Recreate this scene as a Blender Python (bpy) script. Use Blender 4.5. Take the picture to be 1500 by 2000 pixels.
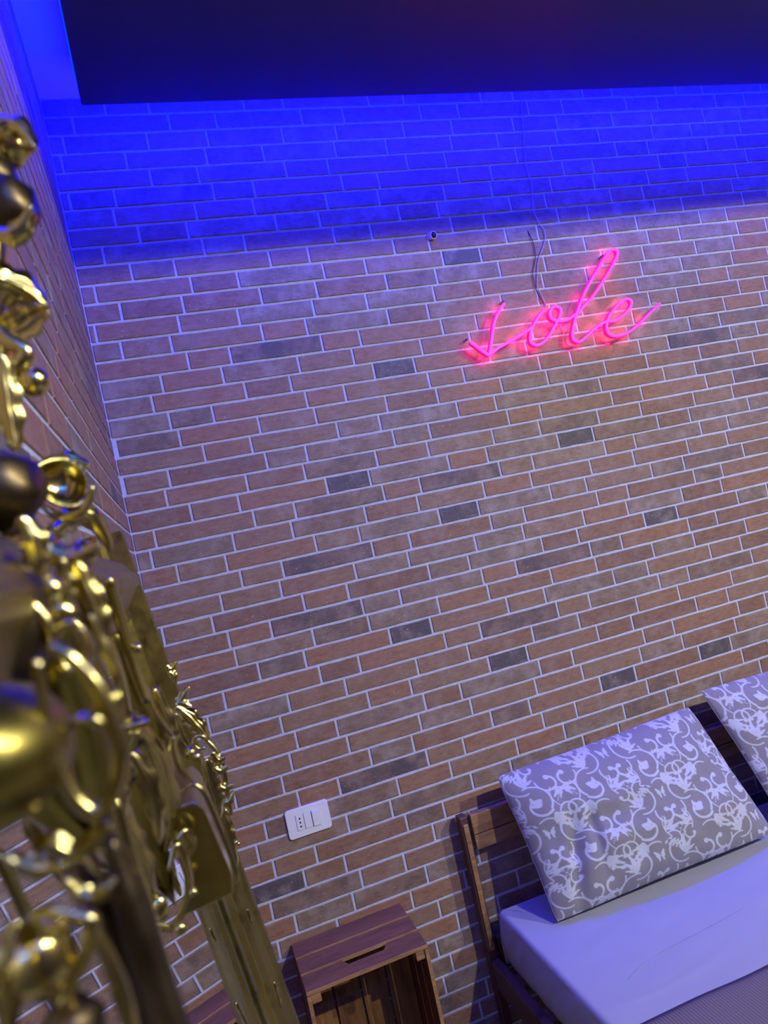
import bpy, math, random, json
import numpy as np
from mathutils import Vector, Matrix, noise
for o in list(bpy.data.objects): bpy.data.objects.remove(o)
SC = bpy.context.scene; COL = SC.collection

# ---------------- camera, world, lights, exposure ----------------
cam_d = bpy.data.cameras.new('camera'); cam = bpy.data.objects.new('camera', cam_d); COL.objects.link(cam)
cam_d.sensor_fit = 'VERTICAL'; cam_d.sensor_height = 36.0; cam_d.sensor_width = 27.0; cam_d.lens = 25.01189
cam_d.clip_start = 0.01
cam.matrix_world = Matrix([[0.9367441, 0.1982562, -0.2884527, 0.1030706], [-0.2771032, -0.0834067, -0.9572132, -2.1455406], [-0.2138324, 0.976595, -0.0231933, 1.7160584], [0.0, 0.0, 0.0, 1.0]])
cam_d.dof.use_dof = True; cam_d.dof.focus_distance = 2.3; cam_d.dof.aperture_fstop = 7.5
SC.camera = cam
SC.view_settings.view_transform = 'Standard'; SC.view_settings.look = 'None'
SC.view_settings.gamma = 1.0; SC.view_settings.use_curve_mapping = False
SC.view_settings.exposure = 0.0
w = bpy.data.worlds.new('world'); SC.world = w; w.use_nodes = True
w.node_tree.nodes['Background'].inputs[0].default_value = (0.003, 0.003, 0.012, 1)
w.node_tree.nodes['Background'].inputs[1].default_value = 1.0

def area(name, loc, rot, sx, sy, power, col, shape='RECTANGLE', spread=None):
    d = bpy.data.lights.new(name, 'AREA'); d.shape = shape; d.size = sx
    if shape in ('RECTANGLE', 'ELLIPSE'): d.size_y = sy
    d.energy = power; d.color = col
    if spread: d.spread = spread
    o = bpy.data.objects.new(name, d); o.location = loc; o.rotation_euler = rot; COL.objects.link(o)
    return o
PI = math.pi; RXW = 3.7; RYW = -3.6
WHITE = (1.0, 0.985, 0.86); BLUE = (0.0, 0.001, 1.0)
YE = -2.5      # room-side edge of the hung panel
for x, p in ((1.9, 66), (3.42, 96)):
    area('ceiling_spot_light', (x, -3.22, 3.128), (0.35, 0, 0), 0.055, 0.055, p, WHITE, 'DISK')
# blue cove strips on the rim of the hung ceiling panel (gap of 15 cm to the walls), plus an added rear fill
area('cove_light', (1.84, -0.154, 3.045), (PI/2, 0, 0), 3.44, 0.03, 135, BLUE)
area('cove_light', (1.84, -0.150, 3.05), (0, 0, 0), 3.44, 0.02, 26, BLUE, spread=math.radians(70))
area('cove_light', (0.106, YE/2-0.08, 3.045), (PI/2, 0, PI/2), -YE-0.16, 0.03, 105, BLUE)
area('cove_light', (1.84, YE-0.01, 3.045), (PI*0.30, 0, PI), 3.4, 0.03, 60, BLUE)
area('cove_light', (RXW-0.106, YE/2-0.08, 3.045), (PI*0.30, 0, -PI/2), -YE-0.16, 0.03, 40, BLUE)
area('cove_light', (1.84, RYW+0.06, 3.02), (PI*0.30, 0, 0), 3.3, 0.04, 42, (0.02, 0.10, 1.0))  # unseen blue fill added by the rear wall for the opposite cove

# ---------------- helpers ----------------
def tag(o, label=None, cat=None, group=None, kind=None):
    if label: o['label'] = label
    if cat: o['category'] = cat
    if group: o['group'] = group
    if kind: o['kind'] = kind
    return o
def empty(name, loc=(0, 0, 0)):
    o = bpy.data.objects.new(name, None); o.location = loc; o.empty_display_size = 0.05; COL.objects.link(o); return o
def root_of(p):
    while p.parent: p = p.parent
    return p
def mesh(name, V, F, mats, parent=None, smooth=False, fm=None):
    off = Vector((0, 0, 0))
    if parent is not None: off = Vector(root_of(parent).location)
    me = bpy.data.meshes.new(name); me.from_pydata([tuple(Vector(v) - off) for v in V], [], F)
    if not isinstance(mats, (list, tuple)): mats = [mats]
    for m in mats: me.materials.append(m)
    if fm is not None: me.polygons.foreach_set('material_index', fm)
    if smooth: me.polygons.foreach_set('use_smooth', [True]*len(me.polygons))
    me.update()
    o = bpy.data.objects.new(name, me); COL.objects.link(o)
    if parent is not None: o.parent = parent
    return o
def bevel(o, w=0.002, seg=2):
    m = o.modifiers.new('bevel', 'BEVEL'); m.width = w; m.segments = seg; m.limit_method = 'ANGLE'; return o
def boxvf(x0, x1, y0, y1, z0, z1):
    V = [(x, y, z) for z in (z0, z1) for y in (y0, y1) for x in (x0, x1)]
    F = [(0,2,3,1),(4,5,7,6),(0,1,5,4),(2,6,7,3),(0,4,6,2),(1,3,7,5)]
    return V, F
def box(name, x0, x1, y0, y1, z0, z1, mat, parent=None, bev=0.0015):
    V, F = boxvf(x0, x1, y0, y1, z0, z1); o = mesh(name, V, F, mat, parent)
    if bev: bevel(o, bev)
    return o
def catmull(P, n=6):
    P = [Vector(p) for p in P]
    if len(P) < 3: 
        return [P[0].lerp(P[-1], i/n) for i in range(n+1)]
    Q = [P[0]*2-P[1]] + P + [P[-1]*2-P[-2]]; out = []
    for i in range(1, len(Q)-2):
        a, b, c, d = Q[i-1], Q[i], Q[i+1], Q[i+2]
        for k in range(n):
            t = k/n
            out.append(0.5*((2*b)+(c-a)*t+(2*a-5*b+4*c-d)*t*t+(3*b-a-3*c+d)*t**3))
    out.append(P[-1]); return out
def sweepvf(P, R, nseg=12, n=6, flat=1.0, hint=Vector((0, 1, 0)), groove=0.0):
    """tube along P (smoothed), radius profile R (list), rounded ends"""
    S = catmull(P, n); m = len(S); V = []; F = []
    R = [R]*2 if not isinstance(R, (list, tuple)) else R
    for i, p in enumerate(S):
        t = i/(m-1); a = t*(len(R)-1); k = min(int(a), len(R)-2); r = R[k]+(R[k+1]-R[k])*(a-k)
        d = (S[min(i+1, m-1)]-S[max(i-1, 0)]).normalized()
        e1 = d.cross(hint); 
        if e1.length < 1e-4: e1 = d.cross(Vector((1, 0, 0.1)))
        e1.normalize(); e2 = d.cross(e1)
        for j in range(nseg):
            a = 2*PI*j/nseg; rr = r*(1+groove*math.cos(3*a))
            V.append(p+e1*rr*math.cos(a)+e2*rr*flat*math.sin(a))
    for i in range(m-1):
        for j in range(nseg):
            j2 = (j+1) % nseg
            F.append((i*nseg+j, i*nseg+j2, (i+1)*nseg+j2, (i+1)*nseg+j))
    d0 = (S[0]-S[1]).normalized(); d1 = (S[-1]-S[-2]).normalized()
    c0 = len(V); V.append(S[0]+d0*R[0]*0.6); V.append(S[-1]+d1*R[-1]*0.6)
    for j in range(nseg):
        j2 = (j+1) % nseg
        F.append((c0, j2, j)); F.append((c0+1, (m-1)*nseg+j, (m-1)*nseg+j2))
    return V, F
def sweep(name, P, R, mat, parent=None, **k):
    V, F = sweepvf(P, R, **k); return mesh(name, V, F, mat, parent, smooth=True)
def ballvf(c, r, sx=1, sy=1, sz=1, nu=18, nv=12, lump=0.0, seed=0):
    V = []; F = []
    for i in range(nv+1):
        th = PI*i/nv
        for j in range(nu):
            ph = 2*PI*j/nu
            d = Vector((math.sin(th)*math.cos(ph), math.sin(th)*math.sin(ph), math.cos(th)))
            q = r*(1+lump*noise.noise(d*1.7+Vector((seed, 0, 0))))
            V.append(Vector(c)+Vector((d.x*q*sx, d.y*q*sy, d.z*q*sz)))
    for i in range(nv):
        for j in range(nu):
            F.append((i*nu+j, (i+1)*nu+j, (i+1)*nu+(j+1) % nu, i*nu+(j+1) % nu))
    return V, F
def ball(name, c, r, mat, parent=None, **k):
    V, F = ballvf(c, r, **k); return mesh(name, V, F, mat, parent, smooth=True)

# ---------------- materials ----------------
class NT:
    def __init__(s, name):
        s.m = bpy.data.materials.new(name); s.m.use_nodes = True; s.t = s.m.node_tree; s.p = s.t.nodes['Principled BSDF']; s.out = s.t.nodes['Material Output']
    def n(s, typ, **k):
        x = s.t.nodes.new(typ)
        for a, b in k.items():
            if a.startswith('i_'):
                key = a[2:]; key = int(key) if key.isdigit() else key.replace('_', ' ')
                x.inputs[key].default_value = b
            else: setattr(x, a, b)
        return x
    def l(s, a, b): s.t.links.new(a, b)
    def coord(s, scale=(1, 1, 1), kind='Object'):
        tc = s.n('ShaderNodeTexCoord'); mp = s.n('ShaderNodeMapping'); mp.inputs['Scale'].default_value = scale
        s.l(tc.outputs[kind], mp.inputs[0]); return mp.outputs[0]
    def noise(s, vec, scale, detail=4, rough=0.6):
        x = s.n('ShaderNodeTexNoise'); x.inputs['Scale'].default_value = scale; x.inputs['Detail'].default_value = detail; x.inputs['Roughness'].default_value = rough
        s.l(vec, x.inputs['Vector']); return x.outputs['Fac']
    def ramp(s, fac, stops):
        x = s.n('ShaderNodeValToRGB'); e = x.color_ramp.elements
        while len(e) < len(stops): e.new(0.5)
        for i, (p, c) in enumerate(stops): e[i].position = p; e[i].color = c if len(c) == 4 else (*c, 1)
        s.l(fac, x.inputs[0]); return x.outputs[0]
    def bump(s, h, strength=0.3, dist=0.002):
        b = s.n('ShaderNodeBump'); b.inputs['Strength'].default_value = strength; b.inputs['Distance'].default_value = dist
        s.l(h, b.inputs['Height']); s.l(b.outputs[0], s.p.inputs['Normal'])
    def mix(s, f, a, b, mode='MIX'):
        x = s.n('ShaderNodeMixRGB', blend_type=mode)
        for k, v in ((0, f), (1, a), (2, b)):
            if isinstance(v, (int, float)): x.inputs[k].default_value = v
            elif isinstance(v, tuple): x.inputs[k].default_value = (*v, 1) if len(v) == 3 else v
            else: s.l(v, x.inputs[k])
        return x.outputs[0]

def simple(name, col, rough=0.6, metal=0.0, nz=0.0, scale=30, emit=None, es=0):
    N = NT(name); N.p.inputs['Base Color'].default_value = (*col, 1); N.p.inputs['Roughness'].default_value = rough; N.p.inputs['Metallic'].default_value = metal
    if nz:
        f = N.noise(N.coord(), scale)
        c = N.ramp(f, [(0.3, tuple(v*(1-nz) for v in col)), (0.7, tuple(min(1, v*(1+nz)) for v in col))])
        N.l(c, N.p.inputs['Base Color']); N.bump(f, 0.15, 0.001)
    if emit: N.p.inputs['Emission Color'].default_value = (*emit, 1); N.p.inputs['Emission Strength'].default_value = es
    return N.m

def mat_brick():
    N = NT('brick_clay'); at = N.n('ShaderNodeAttribute', attribute_name='bc'); tint = N.n('ShaderNodeAttribute', attribute_name='tint'); pat = N.n('ShaderNodeAttribute', attribute_name='pat')
    sep = N.n('ShaderNodeSeparateColor'); N.l(pat.outputs['Color'], sep.inputs[0])
    v = at.outputs['Vector']
    mp = N.n('ShaderNodeMapping'); mp.inputs['Scale'].default_value = (0.35, 1, 1); N.l(v, mp.inputs[0])
    n1 = N.noise(v, 16, 5, 0.65)                 # large blotches
    n2 = N.noise(mp.outputs[0], 90, 5, 0.7)      # streaks along the brick
    n3 = N.noise(v, 230, 3, 0.6)                 # grain
    base = N.mix(N.ramp(n2, [(0.3, (0, 0, 0)), (0.75, (1, 1, 1))]), N.mix(1.0, tint.outputs['Color'], (0.66, 0.64, 0.63), 'MULTIPLY'), N.mix(1.0, tint.outputs['Color'], (1.26, 1.26, 1.30), 'MULTIPLY'))
    # pale lime patches
    m1 = N.n('ShaderNodeMath', operation='MULTIPLY'); N.l(N.ramp(n1, [(0.46, (0, 0, 0)), (0.64, (1, 1, 1))]), m1.inputs[0]); N.l(sep.outputs[1], m1.inputs[1])
    base = N.mix(m1.outputs[0], base, (0.36, 0.29, 0.22))
    # dark scorched part
    m2 = N.n('ShaderNodeMath', operation='MULTIPLY'); N.l(N.ramp(N.noise(v, 11, 4, 0.6), [(0.40, (1, 1, 1)), (0.56, (0, 0, 0))]), m2.inputs[0]); N.l(sep.outputs[2], m2.inputs[1])
    base = N.mix(m2.outputs[0], base, (0.085, 0.07, 0.065))
    # little white specks and dark pits
    sp = N.ramp(N.noise(v, 130, 2, 0.5), [(0.66, (0, 0, 0)), (0.72, (1, 1, 1))])
    m3 = N.n('ShaderNodeMath', operation='MULTIPLY'); N.l(sp, m3.inputs[0]); m3.inputs[1].default_value = 0.65
    base = N.mix(m3.outputs[0], base, (0.5, 0.42, 0.36))
    pit = N.ramp(n3, [(0.26, (1, 1, 1)), (0.34, (0, 0, 0))]); m4 = N.n('ShaderNodeMath', operation='MULTIPLY'); N.l(pit, m4.inputs[0]); m4.inputs[1].default_value = 0.6
    base = N.mix(m4.outputs[0], base, (0.07, 0.045, 0.04))
    N.l(base, N.p.inputs['Base Color']); N.p.inputs['Roughness'].default_value = 0.62
    a = N.n('ShaderNodeMath', operation='ADD'); N.l(n2, a.inputs[0]); N.l(n3, a.inputs[1]); N.bump(a.outputs[0], 0.35, 0.0012)
    return N.m
M_BRICK = mat_brick()
M_GROUT = simple('grout', (0.52, 0.54, 0.65), 0.85, nz=0.12, scale=60)
M_PLASTER = simple('ceiling_plaster', (0.65, 0.65, 0.65), 0.8, nz=0.04, scale=8)
M_PANEL = simple('dark_ceiling_panel', (0.028, 0.022, 0.032), 0.42, nz=0.1, scale=12)
M_FLOOR = simple('floor_tile', (0.05, 0.04, 0.04), 0.5, nz=0.2, scale=4)
M_WALLP = simple('room_plaster', (0.07, 0.055, 0.05), 0.8, nz=0.1, scale=6)
M_STRIP = simple('led_strip_blue', (0.02, 0.02, 0.1), 0.5, emit=(0.0, 0.01, 1.0), es=6)

def mat_wood(name, c0, c1, c2, rough=0.55, axis=0, sc=1.0):
    N = NT(name); s = [14*sc, 14*sc, 14*sc]; s[axis] = 1.6*sc
    v = N.coord(tuple(s)); n1 = N.noise(v, 3.0, 6, 0.65); n2 = N.noise(v, 14, 4, 0.6)
    c = N.ramp(n1, [(0.28, c0), (0.5, c1), (0.72, c2)]); c = N.mix(N.ramp(n2, [(0.35, (0, 0, 0)), (0.6, (1, 1, 1))]), N.mix(1.0, c, (0.72, 0.7, 0.7), 'MULTIPLY'), c)
    k = N.noise(N.coord((1, 1, 1)), 9, 2, 0.5); c = N.mix(N.ramp(k, [(0.66, (0, 0, 0)), (0.74, (0.8, 0.8, 0.8))]), c, tuple(x*0.45 for x in c0))
    N.l(c, N.p.inputs['Base Color']); N.p.inputs['Roughness'].default_value = rough; N.bump(n2, 0.25, 0.001); return N.m
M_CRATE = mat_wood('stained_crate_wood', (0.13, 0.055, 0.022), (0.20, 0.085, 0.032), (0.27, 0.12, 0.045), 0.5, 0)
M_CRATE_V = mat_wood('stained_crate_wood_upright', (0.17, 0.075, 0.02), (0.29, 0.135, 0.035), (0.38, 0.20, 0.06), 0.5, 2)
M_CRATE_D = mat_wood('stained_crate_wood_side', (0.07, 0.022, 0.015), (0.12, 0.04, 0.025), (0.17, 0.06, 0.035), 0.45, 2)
M_CRATE_E = mat_wood('bare_crate_edge', (0.28, 0.14, 0.05), (0.40, 0.21, 0.08), (0.5, 0.3, 0.13), 0.6, 0)
M_BEDX = mat_wood('walnut_board', (0.20, 0.10, 0.04), (0.36, 0.19, 0.07), (0.46, 0.27, 0.11), 0.45, 0)
M_BEDD = mat_wood('dark_walnut_rail', (0.055, 0.022, 0.012), (0.10, 0.04, 0.022), (0.15, 0.07, 0.035), 0.45, 1)
M_BEDV = mat_wood('dark_walnut_post', (0.06, 0.022, 0.015), (0.10, 0.04, 0.022), (0.14, 0.06, 0.03), 0.45, 2)

def mat_gold(name, col, rough, dirt=0.5):
    N = NT(name); v = N.coord(); f = N.noise(v, 45, 4, 0.6); g = N.noise(v, 9, 3, 0.5)
    c = N.ramp(g, [(0.3, tuple(x*(1-dirt*0.6) for x in col)), (0.6, col)])
    N.l(c, N.p.inputs['Base Color']); N.p.inputs['Metallic'].default_value = 1.0
    r = N.ramp(f, [(0.3, (rough*0.8,)*3), (0.75, (rough*1.5,)*3)]); N.l(r, N.p.inputs['Roughness']); N.bump(f, 0.08, 0.001); return N.m
M_GOLD = mat_gold('polished_gold_leaf', (0.74, 0.62, 0.17), 0.15)
M_GOLDB = mat_gold('satin_gold_leaf', (0.38, 0.31, 0.06), 0.30)
M_GOLDD = mat_gold('shaded_dark_gold', (0.11, 0.08, 0.035), 0.36)  # darker gold copy: shade and dim reflections put into the colour
M_GLASS = simple('mirror_silver', (0.86, 0.88, 0.88), 0.012, 1.0)
M_BACK = simple('mirror_backing', (0.06, 0.045, 0.03), 0.8)
M_PLATE = simple('white_switch_plastic', (0.80, 0.80, 0.80), 0.3)
M_HOLE = simple('socket_hole_dark', (0.004, 0.004, 0.006), 0.6)
M_CABLE_B = simple('black_cable', (0.012, 0.010, 0.015), 0.4)
M_CABLE_W = simple('clear_cable', (0.35, 0.33, 0.36), 0.3)
M_STEEL = simple('standoff_steel', (0.25, 0.25, 0.27), 0.4, 1.0)
M_NEON = simple('neon_pink_front', (0.25, 0.02, 0.12), 0.4, emit=(1.0, 0.08, 0.85), es=1.0)
M_NEON_S = simple('neon_pink_side', (0.3, 0.01, 0.05), 0.5, emit=(0.74, 0.004, 0.21), es=1.0)
def mat_acrylic():
    N = NT('clear_acrylic'); t = N.n('ShaderNodeBsdfTransparent'); t.inputs[0].default_value = (0.93, 0.93, 0.95, 1)
    g = N.n('ShaderNodeBsdfGlossy'); g.inputs['Roughness'].default_value = 0.5; fr = N.n('ShaderNodeFresnel'); fr.inputs[0].default_value = 1.49
    mx = N.n('ShaderNodeMixShader'); mu = N.n('ShaderNodeMath', operation='MULTIPLY'); mu.inputs[1].default_value = 0.2; N.l(fr.outputs[0], mu.inputs[0]); N.l(mu.outputs[0], mx.inputs[0]); N.l(t.outputs[0], mx.inputs[1]); N.l(g.outputs[0], mx.inputs[2]); N.l(mx.outputs[0], N.out.inputs[0]); return N.m
M_ACR = mat_acrylic(); M_ACR_E = simple('acrylic_cut_edge', (0.5, 0.42, 0.46), 0.3, emit=(1.0, 0.25, 0.45), es=0.22)  # edge emission put in for tube light caught in the cut edge
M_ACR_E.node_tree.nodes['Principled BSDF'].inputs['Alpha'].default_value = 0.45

def mat_fabric(name, col, rough=0.85, weave=900, attr=False, bumps=0.12):
    N = NT(name); v = N.coord(); f = N.noise(v, 14, 3, 0.5); n = N.noise(v, weave, 2, 0.5)
    if attr:
        at = N.n('ShaderNodeAttribute', attribute_name='print'); base = N.mix(at.outputs['Fac'], col[0], col[1])
    else: base = N.mix(0.0, col, col)
    base = N.mix(N.ramp(f, [(0.3, (0.08,)*3), (0.7, (0,)*3)]), base, N.mix(1.0, base, (0.7, 0.7, 0.7), 'MULTIPLY'))
    N.l(base, N.p.inputs['Base Color']); N.p.inputs['Roughness'].default_value = rough; N.p.inputs['Sheen Weight'].default_value = 0.15
    N.bump(n, bumps, 0.0005); return N.m
M_SHEET = mat_fabric('white_sheet', (0.34, 0.34, 0.36))
M_PILLOW = mat_fabric('damask_cotton', ((0.235, 0.215, 0.20), (0.52, 0.53, 0.53)), attr=True)
def mat_blanket():
    N = NT('ribbed_blanket'); v = N.coord(); wv = N.n('ShaderNodeTexWave'); wv.bands_direction = 'X'; wv.inputs['Scale'].default_value = 42; wv.inputs['Distortion'].default_value = 0.4
    N.l(v, wv.inputs['Vector']); c = N.ramp(wv.outputs['Fac'], [(0.0, (0.13, 0.10, 0.10)), (1.0, (0.19, 0.15, 0.145))]); N.l(c, N.p.inputs['Base Color'])
    N.p.inputs['Roughness'].default_value = 0.95; N.bump(wv.outputs['Fac'], 0.6, 0.002); return N.m
M_BLANKET = mat_blanket()

# ---------------- setting ----------------
RX, RY, RZ = 3.7, -3.6, 3.143
V, F = boxvf(-0.02, RX+0.1, RY-0.1, 0.1, -0.1, 0.0); tag(mesh('floor', V, F, M_FLOOR), kind='structure')
V, F = boxvf(-0.1, RX+0.1, RY-0.1, 0.1, RZ, RZ+0.1); tag(mesh('ceiling', V, F, M_PLASTER), kind='structure')
G = 0.003   # grout sits this far behind the brick faces
wall_back = mesh('wall_back', *boxvf(-0.1, RX, G, 0.12, 0.0, RZ), M_GROUT); tag(wall_back, kind='structure')
wall_left = mesh('wall_left', *boxvf(-0.12, -0.0022, RY, G, 0.0, RZ), M_GROUT); tag(wall_left, kind='structure')
tag(mesh('wall_right', *boxvf(RX, RX+0.1, RY, 0.0, 0.0, RZ), M_WALLP), kind='structure')
tag(mesh('wall_rear', *boxvf(-0.1, RX+0.1, RY-0.1, RY, 0.0, RZ), M_WALLP), kind='structure')

# bricks: courses (tops of the rows) and the running pattern read off the wall
ZT = [3.1432, 3.0872, 3.0312, 2.9752, 2.9192, 2.8634, 2.807, 2.7503, 2.695, 2.6389, 2.5829, 2.5269, 2.4693, 2.4126, 2.3563, 2.2992, 2.2428, 2.1871, 2.1317, 2.076, 2.0211, 1.9655, 1.9108, 1.8556, 1.8005, 1.7443, 1.6888, 1.6339, 1.5782, 1.5234, 1.4684, 1.4128, 1.3561, 1.2995, 1.2433, 1.1876, 1.1308, 1.0744, 1.0181, 0.9623, 0.9056, 0.8488, 0.7935, 0.7376, 0.6803, 0.624, 0.5667, 0.511, 0.4555, 0.4002, 0.3439, 0.2874, 0.2317, 0.1757, 0.1197, 0.0637, 0.0077]
ROWS = [('A', 0.3), ('C', 0.078), ('B', 0.041), ('B', 0.203), ('C', 0.403), ('A', 0.15), ('B', 0.137), ('C', 0.336), ('A', 0.085), ('A', 0.277), ('C', 0.041), ('B', 0.277), ('B', 0.019), ('C', 0.22), ('A', 0.383), ('B', 0.348), ('C', 0.133), ('A', 0.296), ('B', 0.188), ('C', 0.388), ('A', 0.135), ('B', 0.116), ('C', 0.316), ('A', 0.063), ('B', 0.042), ('C', 0.244), ('A', 0.402), ('B', 0.384), ('C', 0.17), ('A', 0.331), ('B', 0.214), ('C', 0.411), ('A', 0.158), ('B', 0.101), ('C', 0.302), ('A', 0.461), ('B', 0.484), ('C', 0.27), ('A', 0.431), ('B', 0.372), ('C', 0.16), ('A', 0.322), ('A', 0.4), ('C', 0.165), ('B', 0.401), ('B', 0.34), ('C', 0.24), ('C', 0.43), ('B', 0.207), ('C', 0.243), ('A', 0.206), ('B', 0.1), ('A', 0.3), ('C', 0.15), ('B', 0.0), ('A', 0.25)]     # per row: (type, x of the start of a long brick); types A/B/C = (long, short)
TYP = {'A': (0.2875, 0.1255), 'B': (0.2355, 0.1775), 'C': (0.2725, 0.1405)}
PER = 0.4133
J = 0.0076
DARK = [(0.64901, 1.88641, 0), (0.97822, 1.72164, 0), (0.74724, 1.38204, 0), (1.0516, 1.22037, 0), (1.74859, 1.55595, 0), (1.46465, 1.89015, 0), (1.4321, 1.04953, 0), (1.20517, 2.55659, 0), (1.8552, 1.04689, 0), (0.87786, 2.21426, 0), (1.04257, 1.83721, 1), (0.55261, 2.30997, 1), (0.50352, 1.49109, 1), (1.32209, 1.48911, 1), (1.1149, 1.32371, 1), (0.60284, 0.97826, 1), (2.07494, 2.16839, 1), (2.27699, 1.99264, 1), (2.0193, 1.29979, 1), (0.56997, 1.64338, 1), (0.14721, 0.74562, 0)]      # (x, z) of bricks that are charcoal dark, third value: how much
PRINTS = [((0.285,0.163,0.088),0.2,0.0),((0.265,0.142,0.074),0.4,0.0),((0.29,0.17,0.085),0.35,0.1),((0.26,0.17,0.10),0.7,0.1),((0.31,0.165,0.082),0.15,0.0),
          ((0.24,0.15,0.085),0.55,0.4),((0.28,0.17,0.092),0.6,0.0),((0.255,0.137,0.073),0.25,0.2),((0.25,0.175,0.105),0.8,0.2),((0.31,0.16,0.078),0.3,0.0)]
DPRINTS = [((0.11,0.09,0.082),0.55,0.9),((0.20,0.125,0.09),0.35,0.9)]
def brick_vf(L, H, seed, D=0.010):
    rnd = random.Random(seed); n = 4; b = 0.0016
    def ring(ins, y, jit):
        pts = []
        for i in range(n): pts.append((ins+(L-2*ins)*i/n, -ins))
        pts.append((L-ins, -ins)); pts.append((L-ins, -H+ins))
        for i in range(n-1, 0, -1): pts.append((ins+(L-2*ins)*i/n, -H+ins))
        pts.append((ins, -H+ins))
        return [(x+rnd.uniform(-jit, jit)*0.6, y, z+rnd.uniform(-jit, jit)) for x, z in pts]
    o1 = ring(0, b, 0.0009); o2 = ring(b, 0.0+rnd.uniform(-0.0004, 0.0004), 0.0004)
    m = len(o1); back = [(x, D, z) for x, y, z in o1]
    V = back+o1+o2; F = []
    for i in range(m):
        k = (i+1) % m
        F.append((m+i, i, k, m+k)); F.append((2*m+i, m+i, m+k, 2*m+k))
    F.append(tuple(range(2*m, 3*m)))
    F = [tuple(reversed(f)) for f in F]
    return V, F
def add_attrs(me, bc, tint, pat):
    a = me.attributes.new('bc', 'FLOAT_VECTOR', 'POINT'); a.data.foreach_set('vector', np.array(bc, dtype=np.float32).ravel())
    a = me.attributes.new('tint', 'FLOAT_COLOR', 'POINT'); a.data.foreach_set('color', np.array(tint, dtype=np.float32).ravel())
    a = me.attributes.new('pat', 'FLOAT_COLOR', 'POINT'); a.data.foreach_set('color', np.array(pat, dtype=np.float32).ravel())
LIB = {}
def brick_lib(key, L, H, pr):
    if key not in LIB:
        seed = hash(key) & 0xffff if False else sum(ord(c)*(i+3) for i, c in enumerate(str(key))) % 9973
        V, F = brick_vf(L, H, seed)
        t, p, d = pr
        bc = [(x+seed*0.37, y, z+seed*0.11) for x, y, z in V]
        LIB[key] = (V, F, bc, [(*t, 1)]*len(V), [(0, p, d, 1)]*len(V))
    return LIB[key]
MESHES = {}
def brick_mesh(key, data):
    if key not in MESHES:
        V, F, bc, ti, pa = data; me = bpy.data.meshes.new('brick'); me.from_pydata(V, [], F); me.materials.append(M_BRICK); add_attrs(me, bc, ti, pa); me.update(); MESHES[key] = me
    return MESHES[key]
MWI = cam.matrix_world.inverted(); FP = cam_d.lens/36.0*2000
def pix(p):
    q = MWI @ Vector(p)
    if q.z > -0.05: return None
    return (750+FP*q.x/-q.z, 1000-FP*q.y/-q.z)
def proj_area(c):
    P = [pix(p) for p in c]
    if any(p is None for p in P): return 0
    cx = sum(p[0] for p in P)/4; cy = sum(p[1] for p in P)/4
    if not (-20 < cx < 1520 and -20 < cy < 2020): return 0
    return abs(sum(P[i][0]*P[(i+1) % 4][1]-P[(i+1) % 4][0]*P[i][1] for i in range(4)))/2
def lay_wall(wall, length, side, hidden):
    items = []; rnd = random.Random(7 if side else 3)
    for r in range(len(ZT)-1):
        z1 = ZT[r]-J/2; H = min(ZT[r]-ZT[r+1], 0.058)-J; typ, ph = ROWS[r]
        if side: ph = (ph*1.7+0.13*r) % PER
        Lg, Sh = TYP[typ]; x = ph-PER*3; k = 0
        while x < length:
            for j, L in enumerate((Lg, Sh)):
                a, b = x+J/2, x+L-J/2
                if b > 0.006 and a < length:
                    a2, b2 = max(a, 0.003), min(b, length-0.003)
                    if b2-a2 > 0.006:
                        pi = rnd.randrange(len(PRINTS)); pr = PRINTS[pi]; tag_ = 'p%d' % pi
                        if not side:
                            for dx, dz, dk in DARK:
                                if a < dx < b and z1-H < dz < z1: pr = DPRINTS[dk]; tag_ = 'd%d' % dk
                        elif rnd.random() < 0.04: pr = DPRINTS[0]; tag_ = 'd0'
                        full = (a2 == a and b2 == b)
                        Hq = round(H, 3); key = (typ, j, tag_, rnd.randrange(3), Hq) if full else (typ, j, tag_, round(b2-a2, 3), Hq)
                        if side: c = [(0, -a2, z1), (0, -b2, z1), (0, -b2, z1-H), (0, -a2, z1-H)]
                        else: c = [(a2, 0, z1), (b2, 0, z1), (b2, 0, z1-H), (a2, 0, z1-H)]
                        ar = 0 if hidden(a2, b2, z1-H) else proj_area(c)
                        items.append((ar, a2, b2, z1, Hq, key, pr))
                x += L
    items.sort(key=lambda t: -t[0])
    SV, SF, SB, ST, SP = [], [], [], [], []
    for i, (ar, a, b, z1, H, key, pr) in enumerate(items):
        data = brick_lib(key, b-a, H, pr)
        if i < 300 and ar > 60:
            o = bpy.data.objects.new('brick', brick_mesh(key, data)); COL.objects.link(o); o.parent = wall
            if side: o.location = (0, -b, z1); o.rotation_euler = (0, 0, PI/2)
            else: o.location = (a, 0, z1)
        else:
            n = len(SV)
            for (x, y, z) in data[0]:
                SV.append((-y, -b+x, z1+z) if side else (a+x, y, z1+z))
            SF += [tuple(n+q for q in f) for f in data[1]]; SB += data[2]; ST += data[3]; SP += data[4]
    me = bpy.data.meshes.new('brick_field'); me.from_pydata(SV, [], SF); me.materials.append(M_BRICK); add_attrs(me, SB, ST, SP); me.update()
    o = bpy.data.objects.new('brick_field', me); COL.objects.link(o); o.parent = wall; o['kind'] = 'stuff'
lay_wall(wall_back, RX, False, lambda a, b, z: (a > 0.95 and z < 0.85) or (a < 0.5 and a > 0.22 and z < 0.55))
lay_wall(wall_left, -RY, True, lambda a, b, z: (z < 1.62 and a > 0.25))

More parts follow.
